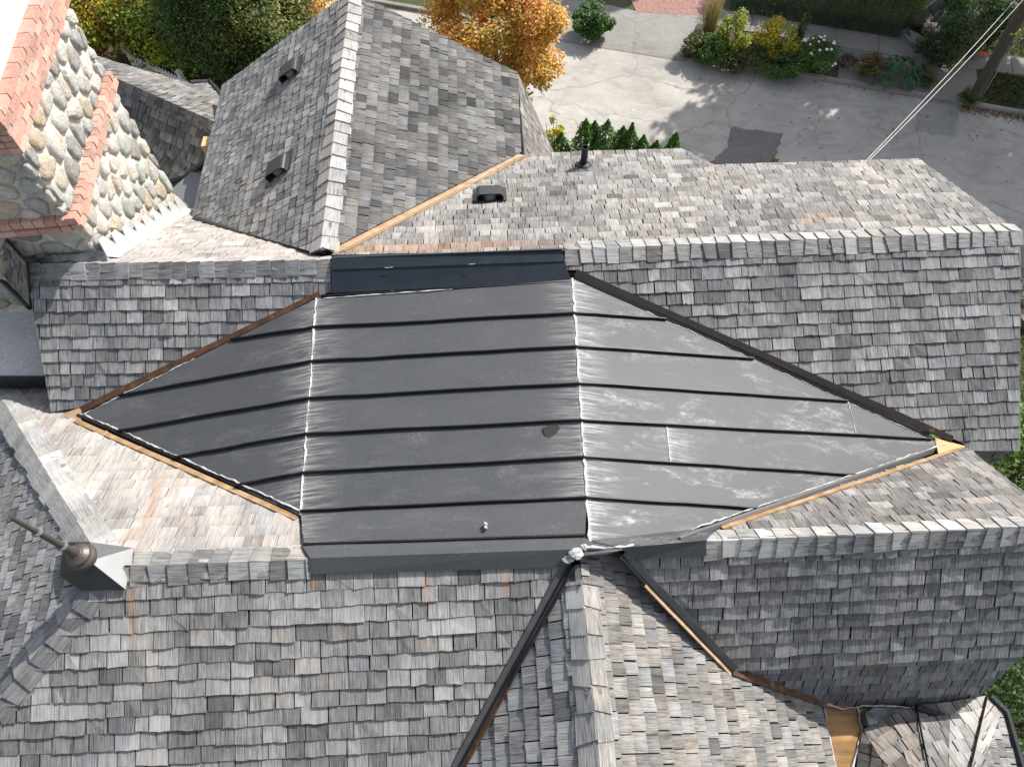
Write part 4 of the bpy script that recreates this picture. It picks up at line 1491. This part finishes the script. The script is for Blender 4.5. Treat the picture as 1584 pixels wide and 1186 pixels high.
GREEN = [(.075, .145, .028), (.105, .180, .035), (.055, .110, .022)]
DARKG = [(.055, .105, .024), (.078, .135, .032), (.046, .086, .024)]
LIME = [(.24, .30, .035), (.17, .25, .035), (.34, .33, .03)]
YELL = [(.52, .44, .035), (.40, .38, .03), (.20, .25, .03), (.60, .42, .04)]
ORNG = [(.60, .33, .08), (.70, .42, .11), (.50, .33, .06), (.36, .28, .045), (.62, .29, .10)]
RED = [(.30, .05, .02), (.25, .09, .02), (.20, .15, .02)]
OLIVE = [(.10, .12, .036), (.08, .10, .030), (.145, .15, .042), (.065, .085, .027)]

def trunk_mb(base, top, r0, r1, limbs=5, spread=1.0, rs=rnd, seg=8):
    mb = MB()
    pts = [base.lerp(top, t) + V((rs.gauss(0, .05), rs.gauss(0, .05), 0)) * (t * 2) for t in (0, .25, .5, .75, 1)]
    mb.tube(pts, [r0 + (r1 - r0) * t for t in (0, .25, .5, .75, 1)], seg)
    for k in range(limbs):
        t = .45 + .5 * k / max(1, limbs - 1)
        s = base.lerp(top, t)
        a = rs.uniform(0, 6.28)
        e = s + V((math.cos(a) * spread, math.sin(a) * spread, spread * rs.uniform(.4, .9)))
        m_ = s.lerp(e, .5) + V((0, 0, -.06 * spread))
        rr = r0 * (1 - t) * .7 + r1 * .6
        mb.tube([s, m_, e], [rr, rr * .7, rr * .3], 6)
    return mb

def tree(name, label, cat, base, height, crown_c, crown_r, n, cols, leaf=.11, clumps=40, seed=1, group=None, trunk_r=.14, trunk=True, cr=.34, mixp=.35, stretch=1.6, fill=.85):
    rs = np.random.RandomState(seed)
    root = empty(name, base, label=label, cat=cat, group=group)
    if trunk:
        top = V((crown_c[0], crown_c[1], crown_c[2] + crown_r[2] * .3))
        trunk_mb(V(base) - HZ * .05, top, trunk_r, trunk_r * .3, 6, min(crown_r[:2]) * .6, random.Random(seed)).build("trunk", M['bark'], root)
    pos, nrm, k = crown_points(crown_c, crown_r, n, rs, clumps, fill, cr)
    keep = pos[:, 2] > .05
    pos, nrm, k = pos[keep], nrm[keep], k[keep]
    col = palette(k, clumps, len(pos), cols, rs, mixp=mixp)
    leaf_mesh("crown", leaves(pos, nrm, leaf, col, rs, stretch), col, root)
    return root

def shrub(name, label, cat, x, y, r, h, n, cols, leaf=.08, seed=1, group=None, clumps=22, cr=.36, mixp=.35, z0=.1, stretch=1.6):
    """a bush standing where sight line (x, y) meets the ground at its middle"""
    g = G(x, y, h * .45 + z0)
    base = (g.x, g.y, z0)
    rs = np.random.RandomState(seed)
    root = empty(name, base, label=label, cat=cat, group=group)
    mb = MB()
    rr = random.Random(seed)
    for q in range(6):
        a = rr.uniform(0, 6.28)
        b0 = V(base) + V((math.cos(a) * .06, math.sin(a) * .06, -.05))
        mb.tube([b0, V(base) + V((math.cos(a) * r * .35, math.sin(a) * r * .35, h * .4)), V(base) + V((math.cos(a) * r * .6, math.sin(a) * r * .6, h * .8))], [.02, .014, .006], 5)
    mb.build("stems", M['bark'], root)
    pos, nrm, k = crown_points((g.x, g.y, z0 + h * .5), (r, r, h * .5), n, rs, clumps, .8, cr)
    keep = pos[:, 2] > z0 * .5
    pos, nrm, k = pos[keep], nrm[keep], k[keep]
    col = palette(k, clumps, len(pos), cols, rs, mixp=mixp)
    leaf_mesh("foliage", leaves(pos, nrm, leaf, col, rs, stretch), col, root)
    return root

# the orange maple by the street
g = G(766, 52, 4.8)
tree("maple_tree", "round golden orange autumn tree beyond the far gable, beside the street", "tree", (g.x, g.y + .1, 0), 6, (g.x, g.y, 4.8), (1.85, 1.7, 2.0), 64000, ORNG, .080, 120, 21, trunk_r=.13, cr=.25, mixp=.45, fill=.92)

# arborvitae hedge row: separate narrow evergreens
def arborvitae(px, py, h, r, seed, label):
    top = G(px, py, h)
    base = V((top.x, top.y, 0))
    rs = np.random.RandomState(seed)
    r *= 1.35
    root = empty("arborvitae", base, label=label, cat="arborvitae", group="row of arborvitae behind the eave")
    mb = MB(); mb.tube([base - HZ * .05, base + HZ * h * .9], [.05, .012], 6)
    mb.build("trunk", M['bark'], root)
    n = 5200
    u = rs.uniform(0, 1, n) ** .8
    z = .05 + (h - .05) * (1 - u)
    prof = r * np.clip(1 - ((z / h)) ** 3.0, .02, 1) * (1 + .16 * np.sin(z * 7 + seed) * 1)
    a = rs.uniform(0, 6.283, n)
    lob = 1 + .20 * np.sin(a * 5 + z * 3.1 + seed) + .12 * np.sin(a * 9 - z * 5)
    rad = prof * lob * rs.uniform(.55, 1.0, n) ** .5
    pos = np.stack([base.x + rad * np.cos(a), base.y + rad * np.sin(a), z], 1)
    nrm = np.stack([np.cos(a), np.sin(a), .5 + 0 * a], 1) + rs.normal(size=(n, 3)) * .5
    nrm /= np.linalg.norm(nrm, axis=1, keepdims=True)
    cols = np.array([(.06, .15, .024), (.085, .19, .03), (.04, .10, .018)])
    col = np.clip(cols[rs.randint(0, 3, n)] * np.exp(rs.normal(0, .25, (n, 1))), .004, .9)
    leaf_mesh("foliage", leaves(pos, nrm, .085, col, rs, 2.2), col, root)

AV = [(869, 205, 3.0, .42, "short arborvitae at the gable end of the row, half hidden by the steep shingle slope"),
      (907, 184, 3.5, .48, "tall arborvitae with two tips, first in the clump behind the vent pipe"),
      (921, 187, 3.3, .45, "arborvitae right behind the top of the vent pipe"),
      (941, 185, 3.5, .50, "broad tall arborvitae just right of the vent pipe"),
      (965, 195, 3.2, .46, "mid height arborvitae between the broad tall one and the pointed one"),
      (979, 190, 3.4, .38, "slim pointed arborvitae, last tall one of the clump"),
      (997, 209, 3.0, .40, "low arborvitae just past the slim pointed one"),
      (1017, 217, 2.9, .42, "lowest arborvitae showing only its tip over the eave"),
      (1047, 205, 3.2, .42, "lone conical arborvitae at the notch of the eave")]
for i, a in enumerate(AV): arborvitae(a[0], a[1], a[2], a[3], 40 + i, a[4])
shrub("shrub", "tiny yellow green shoot poking over the eave beside the dark road patch", "shrub", 1197, 252, .16, .5, 300, LIME, .06, 61)
shrub("shrub", "small yellowing bush between the steep shingle slope and the first arborvitae", "shrub", 855, 215, .4, 1.6, 1200, YELL, .08, 62)

# shrubs on the planting strip across the street
SHR = [
    ("shrub", "round dark green bush alone on the near corner of the driveway", "shrub", 918, 33, .85, 1.0, 5200, [(.05, .12, .02), (.035, .085, .016), (.07, .15, .03)], .10),
    ("shrub", "low olive brown mound at the driveway end of the planting strip", "shrub", 1078, 72, .75, .8, 3600, OLIVE, .07),
    ("shrub", "loose grey green bush between the olive mound and the lime bush", "shrub", 1100, 76, .75, .9, 3000, GREEN, .08),
    ("shrub", "lime green upright bush in the middle of the planting strip", "shrub", 1138, 56, .70, 1.6, 3600, LIME, .085),
    ("shrub", "dark low bush in front of the lime bush at the kerb", "shrub", 1150, 90, .9, .7, 3800, OLIVE, .07),
    ("shrub", "bright yellow leaved bush beside the white flowers", "shrub", 1200, 62, .85, 1.3, 4200, YELL, .085),
    ("shrub", "deep green bush at the kerb below the yellow one", "shrub", 1205, 94, .95, .75, 4000, GREEN, .075),
    ("shrub", "narrow tall green stem between the yellow bush and the sidewalk", "shrub", 1238, 52, .22, 1.5, 800, GREEN, .07),
    ("shrub", "sparse brown and yellow shrub at the edge of the gravel", "shrub", 1345, 102, .65, .75, 1900, [(.12, .11, .035), (.09, .085, .03), (.16, .10, .02)], .07),
    ("shrub", "dry twiggy plant on the mulch beside the dark pad", "shrub", 1312, 96, .4, .5, 700, [(.12, .08, .05), (.09, .06, .04)], .06),
    ("shrub", "straggly low plant between the big leaved clump and the gravel", "shrub", 1432, 118, .6, .5, 1400, [(.08, .09, .03), (.14, .14, .05), (.05, .06, .02)], .06),
    ("shrub", "tuft of weeds around the foot of the utility pole", "shrub", 1502, 150, .45, .4, 900, GREEN, .07),
    ("shrub", "tall dusky green shrub spilling over the sidewalk near the steps", "shrub", 1462, 62, 1.1, 1.9, 5200, [(.045, .085, .03), (.06, .10, .035), (.035, .065, .022)], .09),
    ("shrub", "pale variegated plant beside the lawn and the orange flag", "shrub", 1507, 68, .45, 1.0, 1100, [(.28, .30, .10), (.16, .19, .05), (.09, .12, .04)], .08),
    ("shrub", "leafy dark shrub behind the stone step at the frame edge", "shrub", 1505, 12, 1.5, 1.8, 6500, DARKG, .10),
]
for i, a in enumerate(SHR):
    shrub(a[0], a[1], a[2], a[3], a[4], a[5], a[6], a[7], a[8], a[9], 100 + i)
# white flowering bush
wf = shrub("flowering_shrub", "bushy green plant dotted with white flowers by the kerb", "flowering shrub", 1262, 88, .95, 1.05, 5600, GREEN, .075, 131)
mb = MB()
mb.lathe(V((0, 0, 0)), HZ, [(.001, .03), (.055, .02), (.06, .0), (.02, -.02)], 7)
bl0 = None
for k in range(26):
    a, rr = rnd.uniform(0, 6.28), rnd.uniform(.1, .85)
    p = V((math.cos(a) * rr, math.sin(a) * rr, 1.06 - rr * rr * .75 + rnd.uniform(-.02, .06)))
    if bl0 is None:
        b_ = bl0 = mb.build("blossom", M['white'], wf, local=True)
    else:
        b_ = bl0.copy(); COL.objects.link(b_); b_.parent = wf
    b_.location = p
    b_.rotation_euler = (rnd.gauss(.2, .3), rnd.gauss(0, .3), 0)
    b_.scale = [rnd.uniform(.6, 1.1)] * 3
# ornamental grass
g = G(1092, 62, .1)
og = empty("ornamental_grass", (g.x, g.y, .1), label="upright tan ornamental grass clump by the driveway", cat="grass")
mb = MB()
for k in range(520):
    a, rr = rnd.uniform(0, 6.28), rnd.uniform(0, .16)
    b0 = V((g.x + math.cos(a) * rr, g.y + math.sin(a) * rr, .08))
    tip = b0 + V((math.cos(a) * rr * 1.6 + rnd.gauss(0, .07), math.sin(a) * rr * 1.6 + rnd.gauss(0, .07), rnd.uniform(1.1, 1.9)))
    w = V((-math.sin(a), math.cos(a), 0)) * .012
    k_ = rnd.uniform(.7, 1.2)
    col = (.30 * k_, .25 * k_, .12 * k_, 1)
    mb.face([b0 - w, b0 + w, tip], None, col)
mb.build("blades", M['leaf'], og)
# big-leaved clump
g = G(1388, 112, .3)
hb_ = empty("hosta", (g.x, g.y, .1), label="dark clump of big drooping leaves between kerb and sidewalk", cat="hosta")
for k in range(120):
    a = rnd.uniform(0, 6.28); rr = rnd.uniform(.02, 1.0) ** .6 * 1.0
    c = V((g.x + math.cos(a) * rr * 1.15, g.y + math.sin(a) * rr * .8, .75 - rr * .45 + rnd.uniform(-.05, .08)))
    d = V((math.cos(a), math.sin(a), -.25 - rr * .45)).normalized()
    s_ = d.cross(HZ).normalized()
    a += rnd.gauss(0, .5); d = V((math.cos(a), math.sin(a), -.2 - rr * .5 + rnd.gauss(0, .15))).normalized(); s_ = d.cross(HZ).normalized()
    L, w = rnd.uniform(.18, .32), rnd.uniform(.06, .10)
    k_ = rnd.uniform(.7, 1.25)
    col = (.055 * k_, .125 * k_, .055 * k_, 1)
    n_ = s_.cross(d)
    if n_.z < 0: n_ = -n_
    mb = MB()
    mid = [c - d * L * .5, c + n_ * .02, c + d * L * .5 - n_ * .05]
    for sg in (-1, 1):
        e1, e2 = c - d * L * .22 + s_ * sg * w - n_ * .02, c + d * L * .18 + s_ * sg * w * .85 - n_ * .03
        f = [mid[0], mid[1], e1]; f2 = [mid[1], e2, e1]; f3 = [mid[1], mid[2], e2]
        for t3 in (f, f2, f3): mb.face(poly_up(t3, n_), None, col)
    mb.build("leaf", M['leaf'], hb_)
# clipped hedge beyond the sidewalk
def hedge(name, label, t0, t1, o0, o1, h, n, cols, seed, leaf=.075, z0=.1):
    rs = np.random.RandomState(seed)
    c = K((t0 + t1) / 2, (o0 + o1) / 2)
    root = empty(name, (c.x, c.y, z0), label=label, cat="hedge")
    t = rs.uniform(t0, t1, n); o_ = rs.uniform(o0, o1, n); z = rs.uniform(0, 1, n) ** .35 * h
    bump = .18 * np.sin(t * 2.3 + seed) + .14 * np.sin(t * 5.1 + o_ * 3.7) + .1 * np.sin(o_ * 6.1 + t)
    z = z0 + z * (1 + bump * .5)
    o_ = o_ + rs.normal(0, .08, n)
    pos = np.stack([k0.x + kd.x * t + kn.x * o_, k0.y + kd.y * t + kn.y * o_, z], 1)
    nrm = rs.normal(size=(n, 3)) * .6 + np.array([0, -.3, .8]); nrm /= np.linalg.norm(nrm, axis=1, keepdims=True)
    cl = (np.floor(t * 1.7) * 7 + np.floor(o_ * 1.7) * 3).astype(int) % 17
    col = palette(cl, 17, n, cols, rs, .28, .5)
    mb = MB()
    for q in range(14):
        p = K(t0 + (t1 - t0) * (q + .5) / 14, (o0 + o1) / 2)
        mb.tube([V((p.x, p.y, z0 - .05)), V((p.x + rnd.gauss(0, .1), p.y, z0 + h * .75))], [.03, .012], 5)
    mb.build("stems", M['bark'], root)["kind"] = "stuff"
    leaf_mesh("foliage", leaves(pos, nrm, leaf, col, rs, 1.5), col, root)
    return root
hedge("hedge", "long dark green hedge along the far side of the sidewalk", 5.4, 12.2, 3.5, 6.2, 1.35, 34000, [(.085, .16, .032), (.11, .19, .04), (.065, .125, .03), (.12, .17, .05)], 71)
o = hedge("ground_cover", "x", 5.6, 12.0, 2.95, 3.5, .28, 5200, [(.035, .06, .035), (.045, .075, .04)], 72, .06)
for k_ in ("label", "category"): del o[k_]
tag(o, "low bluish ground cover between the hedge and the sidewalk", "ground cover")

# steps and boulders beside the hedge
for i, (x_, y_, l_, w_, lab) in enumerate(((1443, 16, .85, .30, "long pale stone step slanting up the bank"), (1420, 62, .75, .28, "grey stone step just above the sidewalk"))):
    g = G(x_, y_, .3)
    mb = MB(); d = V((.75, .9, 0)).normalized() if i == 0 else V((-.5, .9, 0)).normalized(); e = V((d.y, -d.x, 0))
    pts = [g + d * (a * l_) + e * (b * w_) for a, b in ((-1, -.8), (-.6, -1), (.5, -.85), (1, -.5), (.9, .6), (.2, 1), (-.8, .9))]
    mb.prism(poly_up(pts, HZ), HZ * -.35)
    tag(mb.build("stone_step", make_plain("step_stone", (.34, .34, .33) if i == 0 else (.20, .20, .19), .9, 0, .25, 8, .03)), lab, "stone step")
rs = np.random.RandomState(5)
for i, (x_, y_, r_, lab) in enumerate(((1462, 26, .75, "big dark boulder right of the pale stone step"), (1424, 28, .45, "brown boulder left of the pale stone step"), (1440, 46, .35, "small grey boulder below the pale stone step"))):
    g = G(x_, y_, .25)
    bm = bmesh.new(); bmesh.ops.create_icosphere(bm, subdivisions=2, radius=r_)
    for v in bm.verts:
        v.co *= 1 + rnd.gauss(0, .07); v.co.z *= .6
    me = bpy.data.meshes.new("boulder"); bm.to_mesh(me); bm.free()
    ca = me.color_attributes.new("tint", 'FLOAT_COLOR', 'CORNER')
    ca.data.foreach_set("color", np.tile(np.array([(.08, .078, .075, 1), (.14, .10, .075, 1), (.12, .12, .11, 1)][i], dtype=np.float32), len(me.loops)))
    tag(link("boulder", me, M['stone'], None, g), lab, "boulder")
# lawn behind the pole, garden post, marker flag
g = G(1546, 44, .1)
gp = empty("garden_post", (g.x, g.y, .1), label="dark garden post with pale side and cream top on the lawn", cat="garden post")
mb = MB(); mb.box(g + HZ * .42, V((.14, 0, 0)), V((0, .12, 0)), HZ * .42); mb.build("post", M['black'], gp)
mb = MB(); mb.box(g + HZ * .45 + V((.155, -.01, 0)), V((.012, 0, 0)), V((0, .11, 0)), HZ * .36); mb.build("pale_panel", M['grey'], gp)
mb = MB(); mb.lathe(g + HZ * .84, HZ, [(.15, 0), (.14, .05), (.05, .12), (.0, .13)], 12); mb.build("cap", make_plain("cream_paint", (.62, .58, .42), .6), gp)
g = G(1517, 89, .12)
mf = empty("marker_flag", (g.x, g.y, .1), label="small bright orange marker flag beside the sidewalk", cat="marker flag")
mb = MB(); mb.tube([g - HZ * .05, g + HZ * .16], [.006, .006], 6); mb.build("stake", M['dark'], mf)
mb = MB(); mb.prism(poly_up([g + V(p) for p in ((-.14, -.08, .12), (.10, -.10, .14), (.15, .06, .17), (.0, .12, .16), (-.12, .05, .15))], HZ), HZ * -.01); mb.build("flag", M['orange'], mf)

# utility pole with guy wire, and the service cable to the house
pb = G(1509, 146, .1)
ptop_dir = (G(1577, 25, 6.0) - pb)
pt = pb + ptop_dir * (9.5 / 6.0)
up_ = empty("utility_pole", pb, label="leaning brown wooden utility pole at the kerb", cat="utility pole")
mb = MB(); mb.tube([pb - HZ * .3, pb.lerp(pt, .3), pb.lerp(pt, .65), pt], [.17, .16, .145, .125], 14); mb.build("shaft", M['pole'], up_, smooth=True)
mb = MB(); a0, a1 = pb.lerp(pt, .01), pb.lerp(pt, .34)
off = V((-.17, -.08, 0)); mb.tube([a0 + off, a1 + off], [.05, .05], 8); mb.build("conduit", M['pole'], up_)
for k, (tt, dx) in enumerate(((.56, -.05), (.56, .06))):
    c = pb.lerp(pt, tt) + V((dx, -.155, 0))
    mb = MB(); mb.box(c, V((.035, 0, 0)), V((0, .008, 0)), HZ * .07); mb.build("number_tag", M['ytag'], up_)
mb = MB()
for tt, dx, s_ in ((.36, .02, .05), (.29, .03, .02), (.10, -.03, .02)):
    c = pb.lerp(pt, tt) + V((dx, -.155, 0)); mb.box(c, V((s_, 0, 0)), V((0, .012, 0)), HZ * .03)
mb.build("plate", M['grey'], up_)
mb = MB(); ga = pb.lerp(pt, .03) + V((.22, -.06, 0)); gb = pb.lerp(pt, .95) + V((.2, -.1, 0)); mb.tube([ga, gb], [.012, .012], 6); mb.build("ground_wire", M['wire'], up_)

def cable(name, A_, B_, sag, r, label, cat, group=None):
    mb = MB(); pts = []
    for k in range(25):
        t_ = k / 24
        pts.append(A_.lerp(B_, t_) - HZ * (sag * 4 * t_ * (1 - t_)))
    mb.tube(pts, [r] * 25, 6)
    return tag(mb.build(name, M['wire']), label, cat, group)
ea = on(B1R, 1336, 250, .0) - HZ * .06
eb = G(1590, -22, 8.2)
cable("service_cable", ea, eb, .12, .0043, "pale overhead cable from the eave, upper one of the twin pair", "cable", "twin service cables to the house")
cable("service_cable", ea + V((.016, -.012, -.012)), eb + V((.09, -.06, -.05)), .14, .0043, "pale overhead cable from the eave, lower one of the twin pair", "cable", "twin service cables to the house")

# white picket fence
f0, f1, f2_ = G(196, 84, .9), G(275, 124, .9), G(372, 166, .9)
pf = empty("picket_fence", (f0.x, f0.y, 0), label="white picket fence between the low shingled wing and the shrubs", cat="fence")
def ground(p): return V((p.x, p.y, 0))
pk_me = None
fd = ground(f2_) - ground(f0); fL = fd.length; fd.normalize(); fn = V((-fd.y, fd.x, 0))
F0 = ground(f0)
for zz in (.30, .80):
    mb = MB(); c = F0 + fd * fL / 2 + HZ * zz + fn * .025
    mb.box(c, fd * fL / 2, fn * .018, HZ * .045); mb.build("rail", M['white'], pf)
mb = MB()
o_ = F0
mb.prism(poly_up([o_ + fd * a + fn * .012 + HZ * z for a, z in ((-.042, .08), (.042, .08), (.042, .92), (0, 1.0), (-.042, .92))], fn), fn * -.02)
pk = mb.build("picket", M['white'], pf)
npk = int(fL / .14)
for k in range(1, npk):
    q = pk.copy(); COL.objects.link(q); q.parent = pf; q.location = fd * (k * .14)
for k, t_ in enumerate((0, .48, 1.0)):
    mb = MB(); c = F0 + fd * (fL * t_) + fn * .08
    mb.box(c + HZ * .55, fd * .07, fn * .07, HZ * .55); mb.box(c + HZ * 1.12, fd * .10, fn * .10, HZ * .02); mb.lathe(c + HZ * 1.14, HZ, [(.09, 0), (.05, .06), (.0, .08)], 4)
    mb.build("fence_post", M['white'], pf)

# garden trees left of the house
TR = [
    ("garden_tree", "yellow and red turning tree top left, nearest the chimney top", 150, 22, 3.6, 1.6, 1.5, 7000, YELL + RED[:2] + LIME[:1], .12),
    ("garden_tree", "light green tree between the turning tree and the dark evergreen", 255, 30, 3.4, 1.7, 1.5, 6500, LIME + GREEN, .11),
    ("garden_tree", "dense dark green shrub mass just behind the chimney stones", 105, 48, 2.6, 1.2, 1.6, 7500, GREEN + DARKG, .10),
    ("garden_tree", "olive bush with red leaf sprays above the picket fence post", 205, 30, 2.4, 1.2, 1.4, 6500, OLIVE + OLIVE + RED[:1], .09),
    ("garden_tree", "tall dark evergreen with shaded hollows left of the far gable", 322, 22, 4.8, 1.7, 2.4, 12000, DARKG, .10),
    ("garden_tree", "broad olive tree hugging the far gable rake", 392, 62, 4.0, 1.8, 2.0, 14000, OLIVE + GREEN[:1], .09),
    ("garden_tree", "dusty olive bush behind the picket fence middle", 268, 62, 2.0, 1.0, 1.0, 9000, OLIVE + DARKG[:1], .085),
    ("garden_tree", "pale yellow leaved tree peeping over the far gable rake", 430, 42, 3.8, 1.2, 1.3, 5200, [(.30, .29, .10), (.20, .21, .06), (.12, .15, .03)], .11),
    ("garden_tree", "rusty orange tree at the top edge beside the far gable ridge", 468, -4, 3.6, 1.5, 1.6, 7000, ORNG + OLIVE[:1], .09),
    ("garden_tree", "dark evergreen at the top edge above the tall shaded one", 345, -8, 5.5, 2.2, 2.6, 12000, DARKG, .10),
    ("garden_tree", "mottled olive tree at the top edge between evergreen and rusty tree", 405, 8, 5.0, 2.0, 2.4, 12000, OLIVE + DARKG, .10),
    ("garden_tree", "reddish brown shrub at the top left corner beside the brick cap", 112, 2, 3.0, 1.1, 1.1, 3500, RED + OLIVE, .10),
]
for i, a in enumerate(TR):
    g = G(a[2], a[3], a[4] * .62)
    tree(a[0], a[1], "tree", (g.x, g.y, 0), a[4], (g.x, g.y, a[4] * .62), (a[5], a[5], a[4] * .5), a[7], a[8], a[9], 38, 200 + i, trunk_r=.09, cr=.33)
sheet("garden_bed", [G(20, -60), G(500, -60), G(505, 40), G(470, 140), G(400, 220), G(60, 220)], M['mulch'], .012)
sheet("garden_path", [G(222, -30), G(310, -30), G(296, 18), G(240, 10)], M['apron'], .016)

hb2 = [(150, 60, 1.0, .9), (232, 78, 1.0, .9), (300, 100, 1.1, .9), (352, 118, .9, .8)]
labs = ["dark low undergrowth beside the chimney stones under the turning tree", "dark low bush just behind the left end of the picket fence", "dark low bush behind the middle of the picket fence", "dark low bush between the picket fence and the far gable"]
for i, (x_, y_, r_, h_) in enumerate(hb2):
    shrub("shrub", labs[i], "shrub", x_, y_ - 22, r_, h_, 5200, DARKG + OLIVE[1:2], .085, 250 + i, None, 24, .38, .4, .02)
# greenery right of the house
tree("garden_tree", "sunlit green tree below the right end of the upper eave", "tree", (9.0, 4.6, 0), 5, (9.0, 4.7, 3.9), (1.5, 1.7, 1.7), 16000, [(.075, .15, .02), (.11, .20, .03), (.05, .105, .018)], .085, 60, 301, trunk_r=.1)
tree("garden_tree", "dark green shrub filling the lower right corner", "tree", (8.8, 1.3, 0), 3, (9.2, .9, 2.4), (2.3, 2.6, 1.9), 22000, [(.035, .085, .016), (.05, .11, .02), (.03, .065, .014)], .085, 70, 302, trunk_r=.1)
# brown planter ball at the frame edge
g = G(1583, 497, .2)
mb = MB(); mb.lathe(g - HZ * .2, HZ, [(.10, 0), (.19, .05), (.24, .18), (.22, .32), (.17, .38), (.14, .36), (.0, .33)], 18)
tag(mb.build("planter", make_plain("brown_clay", (.10, .06, .045), .6), smooth=True), "round brown pot on the lawn at the right frame edge", "planter")

# tall street trees outside the frame: their crowns shade the street
ST = [(18.0, 27.4, 9.5, 4.0, 3.4), (23.5, 25.0, 9.8, 4.6, 3.8), (27.5, 19.5, 9.6, 4.2, 3.4), (11.5, 35.0, 9.2, 2.3, 2.2), (22, 36.0, 9.0, 4.4, 4.0)]
for i, (x_, y_, z_, r_, rz) in enumerate(ST):
    tree("street_tree", "tall leafy street tree standing beyond the hedge", "tree", (x_, y_, 0), 12, (x_, y_, z_), (r_, r_, rz), 12500 if i == 0 else 14000, GREEN + LIME[:1], .42, 60, 400 + i, "tall trees beyond the hedge", .28, cr=.30)

# fallen leaves in the gutter and a scatter on the road
rs = np.random.RandomState(9)
n = 1500
t_ = np.concatenate([rs.uniform(13.7, 22, 1200), rs.uniform(5, 22, 300)])
oo = np.concatenate([-np.abs(rs.normal(.10, .16, 1200)) - .02, -rs.uniform(.02, 1, 300) ** 3 * 5])
pos = np.stack([k0.x + kd.x * t_ + kn.x * oo, k0.y + kd.y * t_ + kn.y * oo, rs.uniform(.012, .045, n)], 1)
nrm = rs.normal(size=(n, 3)) * .25 + np.array([0, 0, 1]); nrm /= np.linalg.norm(nrm, axis=1, keepdims=True)
col = palette(rs.randint(0, 9, n), 9, n, [(.26, .12, .05), (.20, .09, .04), (.30, .20, .06), (.14, .15, .04)], rs)
o = leaf_mesh("fallen_leaves", leaves(pos, nrm, .075, col, rs), col, None)
tag(o, "brown fallen leaves lying along the gutter of the street", "leaves", kind="stuff")
# lawn blades on the verge and yard across the street
n = 26000
t_ = rs.uniform(14.4, 24, n); oo = np.where(rs.uniform(size=n) < .3, rs.uniform(.2, 2.0, n), rs.uniform(3.3, 9, n))
pos = np.stack([k0.x + kd.x * t_ + kn.x * oo, k0.y + kd.y * t_ + kn.y * oo, np.where(oo < 2.1, .11, .02) + rs.uniform(0, .05, n)], 1)
nrm = rs.normal(size=(n, 3)); nrm[:, 2] = np.abs(nrm[:, 2]) * .7; nrm /= np.linalg.norm(nrm, axis=1, keepdims=True)
col = palette(rs.randint(0, 40, n), 40, n, [(.045, .075, .02), (.075, .085, .03), (.10, .095, .04), (.04, .06, .018)], rs)
o = leaf_mesh("grass", leaves(pos, nrm, .10, col, rs, 3.0), col, None)
tag(o, "short patchy grass on the verge and yard across the street", "grass", kind="stuff")
n = 9000
pos = np.stack([rs.uniform(12.5, 17, n), rs.uniform(6, 13, n), rs.uniform(.01, .06, n)], 1)
col = palette(rs.randint(0, 40, n), 40, n, [(.10, .17, .03), (.13, .19, .04), (.08, .13, .025)], rs)
nrm = rs.normal(size=(n, 3)); nrm[:, 2] = np.abs(nrm[:, 2]) * .7; nrm /= np.linalg.norm(nrm, axis=1, keepdims=True)
o = leaf_mesh("grass", leaves(pos, nrm, .10, col, rs, 3.0), col, None)
tag(o, "bright sunlit grass beside the right end of the house", "grass", kind="stuff")
print("shingles", len(ALL_SH), "caps", CAP_N[0], "objects", len(bpy.data.objects))
